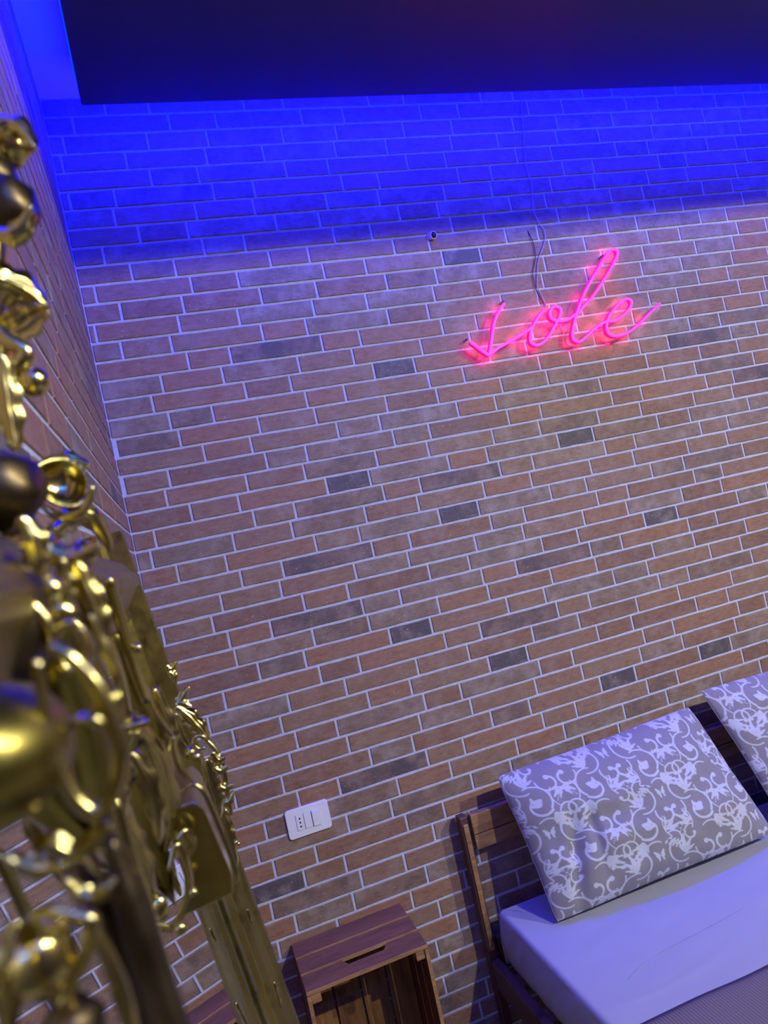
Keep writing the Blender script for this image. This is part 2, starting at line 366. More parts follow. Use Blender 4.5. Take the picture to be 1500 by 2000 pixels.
# ---------------- hung ceiling panel ----------------
P0 = empty('ceiling_panel', (1.9, -0.73, 3.143)); tag(P0, 'dark hanging ceiling panel with blue light glowing behind its edge', 'ceiling panel')
box('panel_board', 0.11, RX-0.11, YE, -0.158, 3.0165, 3.07, M_PANEL, P0, 0.0008)
box('panel_light_block', 0.32, RX-0.32, YE+0.14, -0.34, 3.07, RZ, M_PANEL, P0, 0)  # unseen block added to stop lamp light leaking over the panel
box('led_strip', 0.16, RX-0.16, -0.1578, -0.155, 3.045, 3.055, M_STRIP, P0, 0)
box('led_strip', 0.107, 0.1098, YE+0.05, -0.2, 3.045, 3.055, M_STRIP, P0, 0)
for x in (0.6, 1.9, 3.2):
    for y in (-0.35, -2.2): sweep('hanger', [(x, y, 3.07), (x, y, 3.1), (x, y, 3.143)], 0.006, M_STEEL, P0, n=2)

# ---------------- wall conduit stub ----------------
t = empty('conduit_stub', (1.112, 0, 2.635)); tag(t, 'small white cable conduit stub with black mouth on the wall left of the pink sign', 'conduit')
def ringtube(name, c, ax, r0, r1, L, mat, parent, n=24):
    ax = Vector(ax).normalized(); e1 = ax.cross(Vector((0, 0, 1))).normalized(); e2 = ax.cross(e1); V = []; F = []; c = Vector(c)
    for (r, h) in ((r1, 0), (r1, L), (r0, L), (r0, 0)):
        for j in range(n):
            a = 2*PI*j/n; V.append(c+ax*h+e1*r*math.cos(a)+e2*r*math.sin(a))
    for k in range(4):
        for j in range(n): F.append((k*n+j, k*n+(j+1) % n, ((k+1) % 4)*n+(j+1) % n, ((k+1) % 4)*n+j))
    return mesh(name, V, F, mat, parent, smooth=False)
ringtube('collar', (1.112, 0.004, 2.635), (0.25, -1, -0.25), 0.0108, 0.0125, 0.022, M_PLATE, t)
ball('cable_mouth', (1.1165, -0.014, 2.6305), 0.0106, M_HOLE, t, sy=0.7)

# ---------------- neon sign ----------------
NS = empty('neon_sign', (1.47, 0, 2.36)); tag(NS, 'pink glowing neon sign of handwritten word sole on brick wall', 'neon sign')
STROKES = [('s_tube', [(1.30146, 2.36243), (1.28369, 2.34989), (1.26323, 2.32608), (1.24588, 2.29912), (1.23015, 2.26048), (1.21449, 2.22202), (1.2048, 2.20023)]), ('s_tube', [(1.14976, 2.25089), (1.17565, 2.22441), (1.19497, 2.20621), (1.2048, 2.20023), (1.21704, 2.20663), (1.25255, 2.22266), (1.29756, 2.23704), (1.34736, 2.25574), (1.37644, 2.26792), (1.38781, 2.27415)]), ('o_tube', [(1.44381, 2.32664), (1.41904, 2.30702), (1.3927, 2.28064), (1.37287, 2.25361), (1.3652, 2.22808), (1.3712, 2.21549), (1.38794, 2.20911), (1.41267, 2.21586), (1.44088, 2.23589), (1.47222, 2.26764), (1.49582, 2.29463), (1.50621, 2.31437), (1.50068, 2.32704), (1.48513, 2.33188), (1.46965, 2.32355), (1.46037, 2.30794), (1.46319, 2.29266), (1.47942, 2.28288), (1.50191, 2.27889), (1.52989, 2.28263), (1.56045, 2.29577)]), ('l_tube', [(1.57039, 2.29456), (1.59537, 2.31701), (1.62594, 2.33653), (1.66556, 2.36868), (1.71635, 2.41541), (1.755, 2.45471), (1.77894, 2.48339), (1.78185, 2.49991), (1.76817, 2.50495), (1.74875, 2.49873), (1.71672, 2.47091), (1.67425, 2.42907), (1.63145, 2.3847), (1.59169, 2.33747), (1.5582, 2.28698), (1.53577, 2.24457), (1.52776, 2.21855), (1.53484, 2.20379), (1.55299, 2.20017), (1.57992, 2.21171), (1.61677, 2.23421), (1.65211, 2.24982), (1.67815, 2.25573)]), ('e_tube', [(1.67784, 2.25454), (1.70949, 2.25428), (1.74483, 2.26717), (1.77511, 2.287), (1.79067, 2.30501), (1.79069, 2.31867), (1.77561, 2.32413), (1.75087, 2.3171), (1.7167, 2.29522), (1.68701, 2.26811), (1.6712, 2.24253), (1.66976, 2.21826), (1.68245, 2.20499), (1.70228, 2.19995), (1.73864, 2.20321), (1.778, 2.21667), (1.82447, 2.24186), (1.86791, 2.26776), (1.90955, 2.29105)])]
YB = -0.022; YF = -0.046
for nm, pts in STROKES:
    P = [(x, YF, z) for x, z in pts]
    body = [(x, YF+0.0125, z) for x, z in pts]
    o = sweep(nm, P, 0.0048, M_NEON, NS, nseg=10, n=6, hint=Vector((0, 1, 0)))
    sweep('tube_channel', body, 0.0046, M_NEON_S, o, nseg=10, n=6, flat=2.5)
    S_ = catmull(P, 2)
    for q in S_[1::4]:      # light thrown back by the translucent channel
        d = bpy.data.lights.new('neon_glow_light', 'POINT'); d.energy = 0.065; d.color = (1.0, 0.02, 0.26); d.shadow_soft_size = 0.004
        g = bpy.data.objects.new('neon_glow_light', d); g.location = (q.x, -0.013, q.z); COL.objects.link(g)
# clear backing: area within 27 mm of the strokes
def backing():
    cs = 0.005; R = 0.024; P = []
    for nm, pts in STROKES: P += [(q.x, q.z) for q in catmull([(x, 0, z) for x, z in pts], 6)]
    P = np.array(P); x0, z0 = P.min(0)-R-0.01; x1, z1 = P.max(0)+R+0.01
    nx, nz = int((x1-x0)/cs)+1, int((z1-z0)/cs)+1
    gx, gz = np.meshgrid(x0+np.arange(nx)*cs, z0+np.arange(nz)*cs, indexing='ij')
    d = np.full(gx.shape, 9.0)
    for p in P: d = np.minimum(d, np.hypot(gx-p[0], gz-p[1]))
    ins = d < R; idx = {}; V2 = []; F2 = []
    def vid(i, j):
        if (i, j) not in idx:
            idx[(i, j)] = len(V2); V2.append([gx[i, j], gz[i, j]])
        return idx[(i, j)]
    for i in range(nx-1):
        for j in range(nz-1):
            if ins[i, j] and ins[i+1, j] and ins[i, j+1] and ins[i+1, j+1]: F2.append((vid(i, j), vid(i+1, j), vid(i+1, j+1), vid(i, j+1)))
    ec = {}
    for f in F2:
        for a, b in zip(f, f[1:]+f[:1]): ec[(a, b)] = 1
    bd = [(a, b) for (a, b) in ec if (b, a) not in ec]; nb = {}
    for a, b in bd: nb.setdefault(a, []).append(b); nb.setdefault(b, []).append(a)
    V2 = np.array(V2)
    for _ in range(8):
        N2 = V2.copy()
        for k, v in nb.items(): N2[k] = 0.5*V2[k]+0.5*V2[v].mean(0)
        V2 = N2
    n = len(V2); V = [(x, YB, z) for x, z in V2]+[(x, YB+0.004, z) for x, z in V2]
    F = [tuple(f) for f in F2]+[tuple(n+q for q in reversed(f)) for f in F2]; fm = [0]*len(F)
    for a, b in bd: F.append((b, a, n+a, n+b)); fm.append(1)
    mesh('acrylic_backing', V, F, [M_ACR, M_ACR_E], NS, fm=fm)
backing()
for x, z in [(1.3117, 2.37809), (1.14961, 2.26797), (1.707, 2.18932), (1.7372, 2.49584), (1.90832, 2.28824)]:
    sweep('standoff', [(x, 0.002, z), (x, -0.012, z), (x, -0.026, z)], 0.0042, M_STEEL, NS, n=2)
for k, (mt, r, pts) in enumerate([(M_CABLE_B, 0.0016, [(1.47636, 2.62371), (1.48063, 2.59214), (1.48446, 2.55875), (1.47858, 2.51898), (1.45625, 2.47004), (1.45372, 2.43564), (1.45556, 2.40261), (1.46463, 2.37422), (1.47461, 2.34933)]), (M_CABLE_W, 0.0020, [(1.57394, 3.11502), (1.55555, 3.04083), (1.54285, 2.96494), (1.52378, 2.84708), (1.52957, 2.79668), (1.52696, 2.76168), (1.51809, 2.71794), (1.51395, 2.68502), (1.52509, 2.6398), (1.53723, 2.61475), (1.53261, 2.58007), (1.50245, 2.53317), (1.484, 2.50012), (1.47086, 2.45571), (1.46197, 2.42014), (1.46908, 2.39196), (1.48054, 2.34863)]), (M_CABLE_W, 0.0012, [(1.51629, 2.30406), (1.51922, 2.26704), (1.52615, 2.22949), (1.53534, 2.20078), (1.57696, 2.17675)])]):
    tag(sweep('cable', [(x, -0.006 if i else 0.001, z) for i, (x, z) in enumerate(pts)], r, mt, NS, nseg=6), 'black cable' if k == 0 else None)

# ---------------- wall plate ----------------
WP = empty('wall_plate', (0.319, 0, 0.929)); tag(WP, 'white wall plate with three pin socket and rocker switch on brick wall', 'wall socket')
def rrect(x0, x1, z0, z1, r, n=6):
    P = []
    for cx, cz, a0 in ((x1-r, z1-r, 0), (x0+r, z1-r, PI/2), (x0+r, z0+r, PI), (x1-r, z0+r, 1.5*PI)):
        for i in range(n+1): a = a0+PI/2*i/n; P.append((cx+r*math.cos(a), cz+r*math.sin(a)))
    return P
def slab(name, P, y0, y1, mat, parent, ins=0.0015):
    m = len(P); cx = sum(p[0] for p in P)/m; cz = sum(p[1] for p in P)/m
    sx = 1-ins/max(1e-4, max(abs(p[0]-cx) for p in P)); sz = 1-ins/max(1e-4, max(abs(p[1]-cz) for p in P))
    V = [(x, y0, z) for x, z in P]+[(x, y1+ins, z) for x, z in P]+[(cx+(x-cx)*sx, y1, cz+(z-cz)*sz) for x, z in P]
    F = []
    for k in (0, 1):
        for i in range(m): F.append((k*m+i, (k+1)*m+i, (k+1)*m+(i+1) % m, k*m+(i+1) % m))
    F.append(tuple(reversed(range(2*m, 3*m))))
    return mesh(name, V, [tuple(reversed(f)) for f in F], mat, parent, smooth=False)
px0, px1, pz0, pz1 = 0.2545, 0.3835, 0.8865, 0.9705
slab('plate_frame', rrect(px0, px1, pz0, pz1, 0.009), 0.004, -0.008, M_PLATE, WP)
def mod(nm, u0, u1, y=-0.0095, m=M_PLATE):
    return slab(nm, rrect(px0+u0, px0+u1, 0.9065, 0.9515, 0.0012, 2), -0.006, y, m, WP, 0.0008)
for u in (0.0275, 0.0515, 0.0755): slab('module_gap', rrect(px0+u-0.0004, px0+u+0.0258-0.0012, 0.9058, 0.9522, 0.001, 2), -0.006, -0.0082, simple('gap_shade', (0.35, 0.35, 0.37), 0.6), WP, 0.0002)
sk = mod('socket_insert', 0.0285, 0.0505)
for dz in (0.0115, 0, -0.0115):
    ball('socket_hole', (px0+0.0395, -0.0096, 0.929+dz), 0.0026, M_HOLE, sk, sy=0.25, sz=1.15, nu=12, nv=8)
mod('blank_insert', 0.0525, 0.0745, -0.0092); mod('rocker_switch', 0.0765, 0.0990, -0.0125)

# ---------------- wooden crate used as night stand ----------------
CX0, CX1, CY0, CY1, CZ = 0.197, 0.533, -0.252, -0.004, 0.603
CR = empty('wooden_crate', (0.365, -0.13, 0)); tag(CR, 'small reddish brown wooden crate standing on end as nightstand under the wall plate', 'crate')
tk = 0.011; wd = (CY1-CY0-2*0.009)/3
for zt, nm in ((CZ, 'top_slat'), (0.011, 'bottom_slat')):
    for i in range(3):
        y1 = CY1-i*(wd+0.009); y0 = y1-wd
        if nm == 'top_slat' and i == 2:     # front slat with the cut-out hand hold in its rear edge
            xa, xb = CX0+0.118, CX0+0.235; nd = 0.026
            out = [(CX0, y0), (CX1, y0), (CX1, y1), (xb+0.004, y1), (xb-0.008, y1-nd), (xa+0.008, y1-nd), (xa-0.004, y1), (CX0, y1)]
            V = [(x, y, zt) for x, y in out]+[(x, y, zt-tk) for x, y in out]; m = len(out)
            F = [tuple(range(m)), tuple(reversed(range(m, 2*m)))]+[(k, k+m, (k+1) % m+m, (k+1) % m) for k in range(m)]
            o = bevel(mesh(nm, V, F, [M_CRATE, M_CRATE_E], CR, fm=[0, 0]+[1]*m), 0.0012)
        else:
            V, F = boxvf(CX0, CX1, y0, y1, zt-tk, zt); o = mesh(nm, V, F, [M_CRATE, M_CRATE_E], CR, fm=[0, 0, 1, 1, 1, 1]); bevel(o, 0.0012)
for x in (CX0+0.010, CX1-0.010-0.026):
    for z in (CZ-tk-0.026, tk): box('corner_block', x, x+0.026, CY0+0.004, CY1-0.004, z, z+0.026, M_CRATE_E, CR)
sw = (CY1-CY0-2*0.012)/3
for s, xa in ((0, CX0), (1, CX1-0.010)):
    for i in range(3):
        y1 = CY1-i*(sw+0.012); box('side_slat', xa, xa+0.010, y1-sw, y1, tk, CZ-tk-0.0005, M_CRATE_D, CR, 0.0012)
    box('front_edge', xa, xa+0.010, CY0-0.0006, CY0+0.0006, tk, CZ-tk-0.001, M_CRATE_E, CR, 0)
bw = (CX1-CX0-0.022-3*0.006)/4
for i in range(4):
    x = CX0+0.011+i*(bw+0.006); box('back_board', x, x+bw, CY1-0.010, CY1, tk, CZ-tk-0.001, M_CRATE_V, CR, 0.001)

# ---------------- bed ----------------
BD = empty('bed_frame', (1.6, -1.0, 0)); tag(BD, 'dark brown wooden bed frame with low headboard against the brick wall', 'bed')
BX0, BX1, BY1 = 0.756, 2.47, -2.12
for x in (BX0, BX1-0.026): box('post', x, x+0.026, -0.062, -0.024, 0.0, 0.806, M_BEDV, BD, 0.003)
box('post_lit_edge', BX0+0.006, BX0+0.022, -0.067, -0.060, 0.40, 0.785, M_BEDX, BD, 0.002)  # lit front edge of the post, put in as lighter wood
for z0, z1 in ((0.742, 0.802), (0.695, 0.739)):
    box('headboard_board', BX0+0.038, BX1-0.038, -0.056, -0.032, z0, z1, M_BEDX, BD, 0.002)
box('headboard_board', BX0+0.038, BX1-0.038, -0.056, -0.034, 0.33, 0.425, M_BEDD, BD, 0.002)
for x in (BX0+0.002, BX1-0.028): box('side_rail', x, x+0.028, BY1, -0.064, 0.285, 0.372, M_BEDD, BD, 0.003)
box('foot_rail', BX0+0.038, BX1-0.03, BY1, BY1+0.03, 0.285, 0.372, M_BEDD, BD, 0.003)
for x in (BX0+0.002, BX1-0.04): box('leg', x, x+0.036, BY1-0.0, BY1+0.05, 0.0, 0.285, M_BEDV, BD, 0.003)
for i in range(12):
    y = -0.12-i*0.168; box('bed_slat', BX0+0.038, BX1-0.04, y-0.06, y, 0.325, 0.342, M_BEDX, BD, 0)

# mattress with fitted sheet
def mattress():
    x0, x1, y0, y1, z0, z1 = 0.803, 2.425, -2.08, -0.082, 0.364, 0.520
    NX, NY, NS_ = 150, 190, 26; r = 0.016
    def wr(x, y):
        n = noise.noise(Vector((x*1.3, y*7.0, 1.0)))*0.0034+noise.noise(Vector((x*4+y*3, y*16-x*4, 4.0)))*0.0020
        e = min(1, max(0, (x-x0)/0.3)); l = math.exp(-((y+0.57-0.06*math.sin(x*5)-(x-0.9)*-0.05)/0.006)**2)*0.0022*math.exp(-((x-1.0)/0.16)**2)
        return n*(0.5+0.5*e)+l
    V = []; F = []
    # profile over the left edge, the top, and the right edge, swept in y
    prof = []
    for i in range(NS_): t = i/(NS_-1); prof.append(('s', t))
    for i in range(8): prof.append(('c', (i+1)/9))
    for i in range(NX+1): prof.append(('t', i/NX))
    prof.append(('e', 0)); prof.append(('e', 1))
    ys = [y1-(y1-y0)*(j/NY)**1.25 for j in range(NY+1)]
    def colv(y, dy=0.0, drop=0.0):
        for k, t in prof:
            if k == 's':
                z = z0-0.006+(z1-r-z0+0.006)*t; w = math.sin(y*19)*0.5+noise.noise(Vector((y*11+z*6, z*6, 2)))
                d = 0.006*w*math.sin(PI*min(1, t*1.0))*(1-t)+0.004*noise.noise(Vector((y*26+z*18, z*9, 7)))
                V.append((x0+0.006*math.sin(PI*t)*-1+d*0.8+(1-t)*0.004, y+dy, z-drop*t))
            elif k == 'c': a = t*PI/2; V.append((x0+r-r*math.cos(a), y+dy, z1-r+r*math.sin(a)+wr(x0, y)-drop))
            elif k == 't': x = x0+r+(x1-x0-2*r)*t; V.append((x, y+dy, z1+wr(x, y)-drop))
            else: V.append((x1, y+dy, (z1-r) if t == 0 else z0))
    # head end rounding
    colv(ys[0], 0.001, 0.150); colv(ys[0], 0.0, 0.016); colv(ys[0], -0.006, 0.005)
    for y in ys: colv(min(y, y1-0.014), 0.0, 0.0)
    colv(y0, 0.0, 0.150)
    m = len(prof); n = len(V)//m
    for j in range(n-1):
        for i in range(m): F.append((j*m+i, j*m+(i+1) % m, (j+1)*m+(i+1) % m, (j+1)*m+i))
    F.append(tuple(reversed(range(m)))); F.append(tuple(range((n-1)*m, n*m)))
    return mesh('mattress', V, F, M_SHEET, None, smooth=True)
mt = mattress(); tag(mt, 'thick mattress in a white fitted sheet lying on the bed frame', 'mattress')
P = [(0.93, -0.565, 0.5225), (0.98, -0.545, 0.524), (1.04, -0.532, 0.5245), (1.10, -0.525, 0.5245), (1.22, -0.518, 0.5245), (1.34, -0.508, 0.5245)]
sweep('sheet_hem', P, [0.0003, 0.0007, 0.0005, 0.0008, 0.0005, 0.0002], M_SHEET, mt, nseg=8, flat=0.5)
sweep('corner_seam', [(0.815, -0.092, 0.5205), (0.845, -0.122, 0.5215), (0.862, -0.15, 0.522)], [0.001, 0.0016, 0.0006], M_SHEET, mt, nseg=8, flat=0.5)

# blanket
def blanket():
    V = []; F = []; NX, NY = 120, 60
    P0, P1 = Vector((0.868, -0.735, 0)), Vector((2.46, -0.735, 0))
    for j in range(NY+1):
        for i in range(NX+1):
            x = 0.825+(2.41-0.825)*i/NX; y = -0.712+0.028*0-(1.37)*j/NY+0.004*math.sin(x*9)
            z = 0.5385+0.003*noise.noise(Vector((x*6, y*6, 3)))
            V.append((x, y, z-(0.007 if j == 0 else 0)))
    for j in range(NY):
        for i in range(NX): a = j*(NX+1)+i; F.append((a, a+NX+1, a+NX+2, a+1))
    o = mesh('blanket', V, F, M_BLANKET, None, smooth=True); m = o.modifiers.new('s', 'SOLIDIFY'); m.thickness = 0.006; m.offset = -1; return o
tag(blanket(), 'taupe ribbed blanket spread across the mattress', 'blanket')

# ---------------- pillows with damask print ----------------
def strokes_damask():
    S = []    # each: list of (x, y, r) in cm
    def arc(cx, cy, r0, r1, a0, a1, w0, w1, bulb=0.0, n=22):
        out = []
        for i in range(n+1):
            t = i/n; a = math.radians(a0+(a1-a0)*t); r = r0+(r1-r0)*t; out.append((cx+r*math.cos(a), cy+r*math.sin(a), w0+(w1-w0)*t))
        S.append(out)
        if bulb: S.append([(out[-1][0], out[-1][1], bulb)]*2)
        return out[-1][:2]
    def drop(x, y, a, L, w, bend=0.0, n=10, lob=0.25):
        a = math.radians(a); out = []
        for i in range(n+1):
            t = i/n; b = a+bend*t; 
            px = x+L*t*math.cos(b); py = y+L*t*math.sin(b); r = 0.74*w*math.sin(PI*min(1, 0.06+t*0.94))**0.8*(0.55+0.75*t)*(1+lob*math.sin(t*15))
            out.append((px, py, max(0.05, r*(1 if t < 0.97 else 0.4))))
        S.append(out)
    def dots(x0, y0, x1, y1, n=5, r=0.16):
        for i in range(n): t = i/(n-1); S.append([(x0+(x1-x0)*t, y0+(y1-y0)*t, r)]*2)
    def motif(ox, oy, fl):
        n0 = len(S)
        # main vine and scrolls
        arc(0, 0, 5.2, 4.6, -110, 40, 0.22, 0.34); arc(0.4, 1.2, 3.9, 1.3, 40, 290, 0.42, 0.26, 0.7)
        arc(-2.0, -7.4, 4.4, 3.8, 70, 235, 0.22, 0.34, 0.6); arc(6.4, -5.2, 3.8, 1.4, 190, -80, 0.24, 0.42, 0.8)
        arc(-7.4, -1.2, 3.5, 1.2, -30, 250, 0.26, 0.40, 0.75); arc(8.4, 5.4, 3.1, 1.1, 190, 465, 0.24, 0.36, 0.65)
        arc(1.2, 9.4, 4.0, 2.8, 225, 345, 0.20, 0.32, 0.6); arc(-6.4, 7.2, 2.9, 1.0, 300, 20, 0.22, 0.34, 0.6)
        arc(-9.5, 3.0, 5.5, 5.0, -40, 35, 0.16, 0.22); arc(9.5, -0.5, 5.0, 4.4, 130, 215, 0.16, 0.22)
        for a, L, w in ((-100, 6.4, 0.95), (-74, 5.2, 0.8), (-128, 5.2, 0.75), (-48, 3.8, 0.6)): drop(-0.8, -5.2, a, L, w, 0.35)
        for a, L, w in ((66, 5.6, 0.9), (92, 5.0, 0.78), (40, 4.4, 0.7), (120, 3.8, 0.6)): drop(3.6, 4.6, a, L, w, -0.4)
        for a, L, w in ((158, 5.2, 0.95), (188, 5.6, 0.8), (220, 4.2, 0.65)): drop(-4.2, 3.2, a, L, w, 0.45)
        for a, L, w in ((4, 4.6, 0.8), (-26, 4.8, 0.75), (30, 3.8, 0.6)): drop(8.8, -1.8, a, L, w, 0.4)
        drop(1.6, -0.6, 100, 3.8, 1.25, 1.0); drop(0.2, 0.6, 200, 2.6, 0.8, 0.8); drop(-8.4, -6.0, 250, 3.4, 0.8, 0.6); drop(10.2, 9.4, 20, 3.2, 0.7, -0.6)
        for k in range(4):      # small sprig
            drop(-5.5+k*0.9, -11.5+k*0.7, 120, 1.5, 0.42, 0.3); drop(-5.2+k*0.9, -11.6+k*0.7, 10, 1.5, 0.42, -0.3)
        dots(-3.6, -9.6, -1.9, -6.4, 5, 0.2); dots(6.2, 1.4, 7.8, -0.8, 5, 0.2); dots(-10.0, 4.0, -8.2, 6.4, 4, 0.2)
        for i in range(n0, len(S)): S[i] = [((ox+fl*x), oy+y, r) for x, y, r in S[i]]
    for r, oy in enumerate((-4, 14, 32, 50)):
        for c in range(-1, 6): motif(c*18.5+(9.2 if r % 2 else 0), oy, 1 if (c+r) % 2 else -1)
    return S
DAM = strokes_damask()
def print_mask(U, Vv, ox, oy):
    """U,V arrays in cm -> 0..1 print coverage"""
    X = U+ox; Y = Vv+oy; out = np.zeros(X.shape)
    x0g, x1g, y0g, y1g = X.min(), X.max(), Y.min(), Y.max()
    xs = X[:, 0]; ys = Y[0, :]
    for st in DAM:
        for (ax, ay, ar), (bx, by, br) in zip(st[:-1], st[1:]):
            R = max(ar, br)+0.2
            i0, i1 = np.searchsorted(xs, min(ax, bx)-R), np.searchsorted(xs, max(ax, bx)+R)
            j0, j1 = np.searchsorted(ys, min(ay, by)-R), np.searchsorted(ys, max(ay, by)+R)
            if i1 <= i0 or j1 <= j0: continue
            sx = X[i0:i1, j0:j1]; sy = Y[i0:i1, j0:j1]; dx, dy = bx-ax, by-ay; L2 = dx*dx+dy*dy
            t = np.clip(((sx-ax)*dx+(sy-ay)*dy)/L2, 0, 1) if L2 > 1e-9 else 0.0
            d = np.hypot(sx-(ax+dx*t), sy-(ay+dy*t))-(ar+(br-ar)*t)
            out[i0:i1, j0:j1] = np.maximum(out[i0:i1, j0:j1], np.clip(0.5-d/0.12, 0, 1))
    return out
def pillow(name, TL, TR, BR, BL, T, ox, oy, seed):
    TL, TR, BR, BL = map(Vector, (TL, TR, BR, BL)); W, H = 75.0, 48.0; NU, NV = 430, 280
    n0 = (TR-TL).cross(BL-TL).normalized()
    if n0.y > 0: n0 = -n0
    us = np.linspace(0, 1, NU+1); vs = np.linspace(0, 1, NV+1)
    UU, VV = np.meshgrid(us*W, vs*H, indexing='ij'); pm = print_mask(UU, VV, ox, oy)
    V = []; F = []; A = []
    def pt(u, v, s):
        a = TL.lerp(TR, u); b = BL.lerp(BR, u); p = a.lerp(b, v)
        eu = 1-abs(2*u-1)**2.6; ev = 1-abs(2*v-1)**2.2
        th = T*max(0, eu)**0.55*max(0, ev)**0.5
        ca, cb = 2*u-1, 2*v-1; ctr = (TL+TR+BR+BL)/4; p = p.lerp(ctr, 0.018*(ca*ca*cb*cb)**3)
        # sides pulled in between the corners
        p = p+(TR-TL)*(0.5-u)*0.035*(math.sin(PI*v))*0.8+(BL-TL)*(0.5-v)*0.03*math.sin(PI*u)
        w = 0.012*noise.noise(Vector((u*5+seed, v*5, s)))+0.006*noise.noise(Vector((u*14+seed, v*9, s)))
        # folds running up from the lower left corner
        fl = math.exp(-((u-0.13-0.03*math.sin(v*5)-0.05*(1-v))/0.028)**2)*(0.012)*min(1, max(0, (v-0.18)*2.2))
        f2 = math.exp(-((u-0.25+0.09*(v-0.55))/0.022)**2)*0.007*math.exp(-((v-0.58)/0.22)**2)
        e = math.sqrt(max(0, eu*ev)); fl *= 2.6; f2 *= 2.8
        return p+n0*s*(th+(w-fl-f2)*e*(1 if s > 0 else 0.5))
    for i in range(NU+1):
        for j in range(NV+1): V.append(pt(us[i], vs[j], 1)); A.append(pm[i, j])
    nb = len(V); BU, BV = 60, 40
    for i in range(NU):
        for j in range(NV): a = i*(NV+1)+j; F.append((a, a+1, a+NV+2, a+NV+1))
    for i in range(BU+1):
        for j in range(BV+1): V.append(pt(i/BU, j/BV, -1)); A.append(0)
    for i in range(BU):
        for j in range(BV): a = nb+i*(BV+1)+j; F.append((a, a+BV+1, a+BV+2, a+1))
    o = mesh(name, V, F, M_PILLOW, None, smooth=True)
    at = o.data.attributes.new('print', 'FLOAT', 'POINT'); at.data.foreach_set('value', np.array(A, dtype=np.float32))
    # piping along the open side
    sweep('pillow_seam', [pt(0.0, k/12, 1) for k in range(13)], 0.0016, M_PILLOW, o, nseg=8, n=4)
    return o
PG = 'pillows leaning on the headboard'
tag(pillow('pillow', (0.880, -0.115, 0.915), (1.600, -0.120, 0.930), (1.668, -0.300, 0.545), (0.905, -0.268, 0.528), 0.098, 3.0, 2.0, 1), 'grey pillow with white scrollwork leaning on headboard nearest the crate', 'pillow', PG)
tag(pillow('pillow', (1.655, -0.115, 0.965), (2.35, -0.120, 0.955), (2.40, -0.290, 0.535), (1.735, -0.275, 0.53), 0.075, 11.0, 7.0, 5), 'grey pillow with white scrollwork partly cut off by right picture edge', 'pillow', PG)

# ---------------- ornate gold mirror ----------------
TA = 0.131056772; NV_ = Vector((math.cos(TA), 0, math.sin(TA))); UV_ = Vector((-math.sin(TA), 0, math.cos(TA)))
D0 = -0.137612414+math.sin(TA)*2.92
def Q(y, v, p): return NV_*(D0+p)+UV_*v+Vector((0, y, 0))
VB = -D0*math.tan(TA)+0.034*math.tan(TA)+0.004
MR = empty('gold_mirror', Q(-1.6, VB, 0)); tag(MR, 'large mirror in ornate gold baroque frame leaning on the left wall', 'mirror')
YA, YBn = -1.228, -2.04      # glass edges (far, near)
VLO, VHI = VB+0.12, 1.64
def prism(name, P, a, b, ax, mat, parent, smooth=False):
    """extrude profile P (list of (s,p)) between a and b; ax 'v': s=y extruded in v; ax 'y': s=v extruded in y"""
    f = (lambda s, p, e: Q(s, e, p)) if ax == 'v' else (lambda s, p, e: Q(e, s, p))
    m = len(P); V = [f(s, p, a) for s, p in P]+[f(s, p, b) for s, p in P]
    F = [(i, (i+1) % m, m+(i+1) % m, m+i) for i in range(m)]+[tuple(range(m)), tuple(reversed(range(m, 2*m)))]
    return mesh(name, V, F, mat, parent)
V = [Q(YA-0.002, VLO, 0.0), Q(YBn+0.002, VLO, 0.0), Q(YBn+0.002, VHI+0.01, 0.0), Q(YA-0.002, VHI+0.01, 0.0)]
V += [Q(YA-0.002, VLO, -0.004), Q(YBn+0.002, VLO, -0.004), Q(YBn+0.002, VHI+0.01, -0.004), Q(YA-0.002, VHI+0.01, -0.004)]
mesh('glass', V, [(0,3,2,1),(4,5,6,7),(0,1,5,4),(1,2,6,5),(2,3,7,6),(3,0,4,7)], M_GLASS, MR)
prism('backing_board', [(YBn-0.02, -0.010), (YA+0.06, -0.010), (YA+0.06, -0.026), (YBn-0.02, -0.026)], VB, 1.70, 'v', M_BACK, MR)
def bar_profile(s0, d):     # from the sight edge outwards; d=+1/-1
    pr = [(0, -0.008), (0, 0.003), (0.010, 0.006), (0.016, 0.0125), (0.019, 0.0135), (0.024, 0.012), (0.034, 0.020), (0.046, 0.0285), (0.052, 0.0335), (0.060, 0.0355), (0.068, 0.0335), (0.073, 0.029), (0.078, 0.028), (0.084, 0.024), (0.090, 0.016), (0.094, 0.002), (0.094, -0.026), (0.04, -0.026)]
    out = []
    for i, (a, b) in enumerate(pr[:-1]):
        out.append((s0+d*a, b))
    out.append((s0+d*pr[-1][0], pr[-1][1])); return out
prism('frame_bar', bar_profile(YA, 1), VB, 1.765, 'v', M_GOLDB, MR)
prism('frame_bar', bar_profile(YBn, -1), VB, 1.765, 'v', M_GOLDB, MR)
prism('frame_rail', bar_profile(VHI, 1), YBn-0.09, YA+0.09, 'y', M_GOLDB, MR)
prism('frame_rail', bar_profile(VLO, -1), YBn-0.09, YA+0.09, 'y', M_GOLDB, MR)
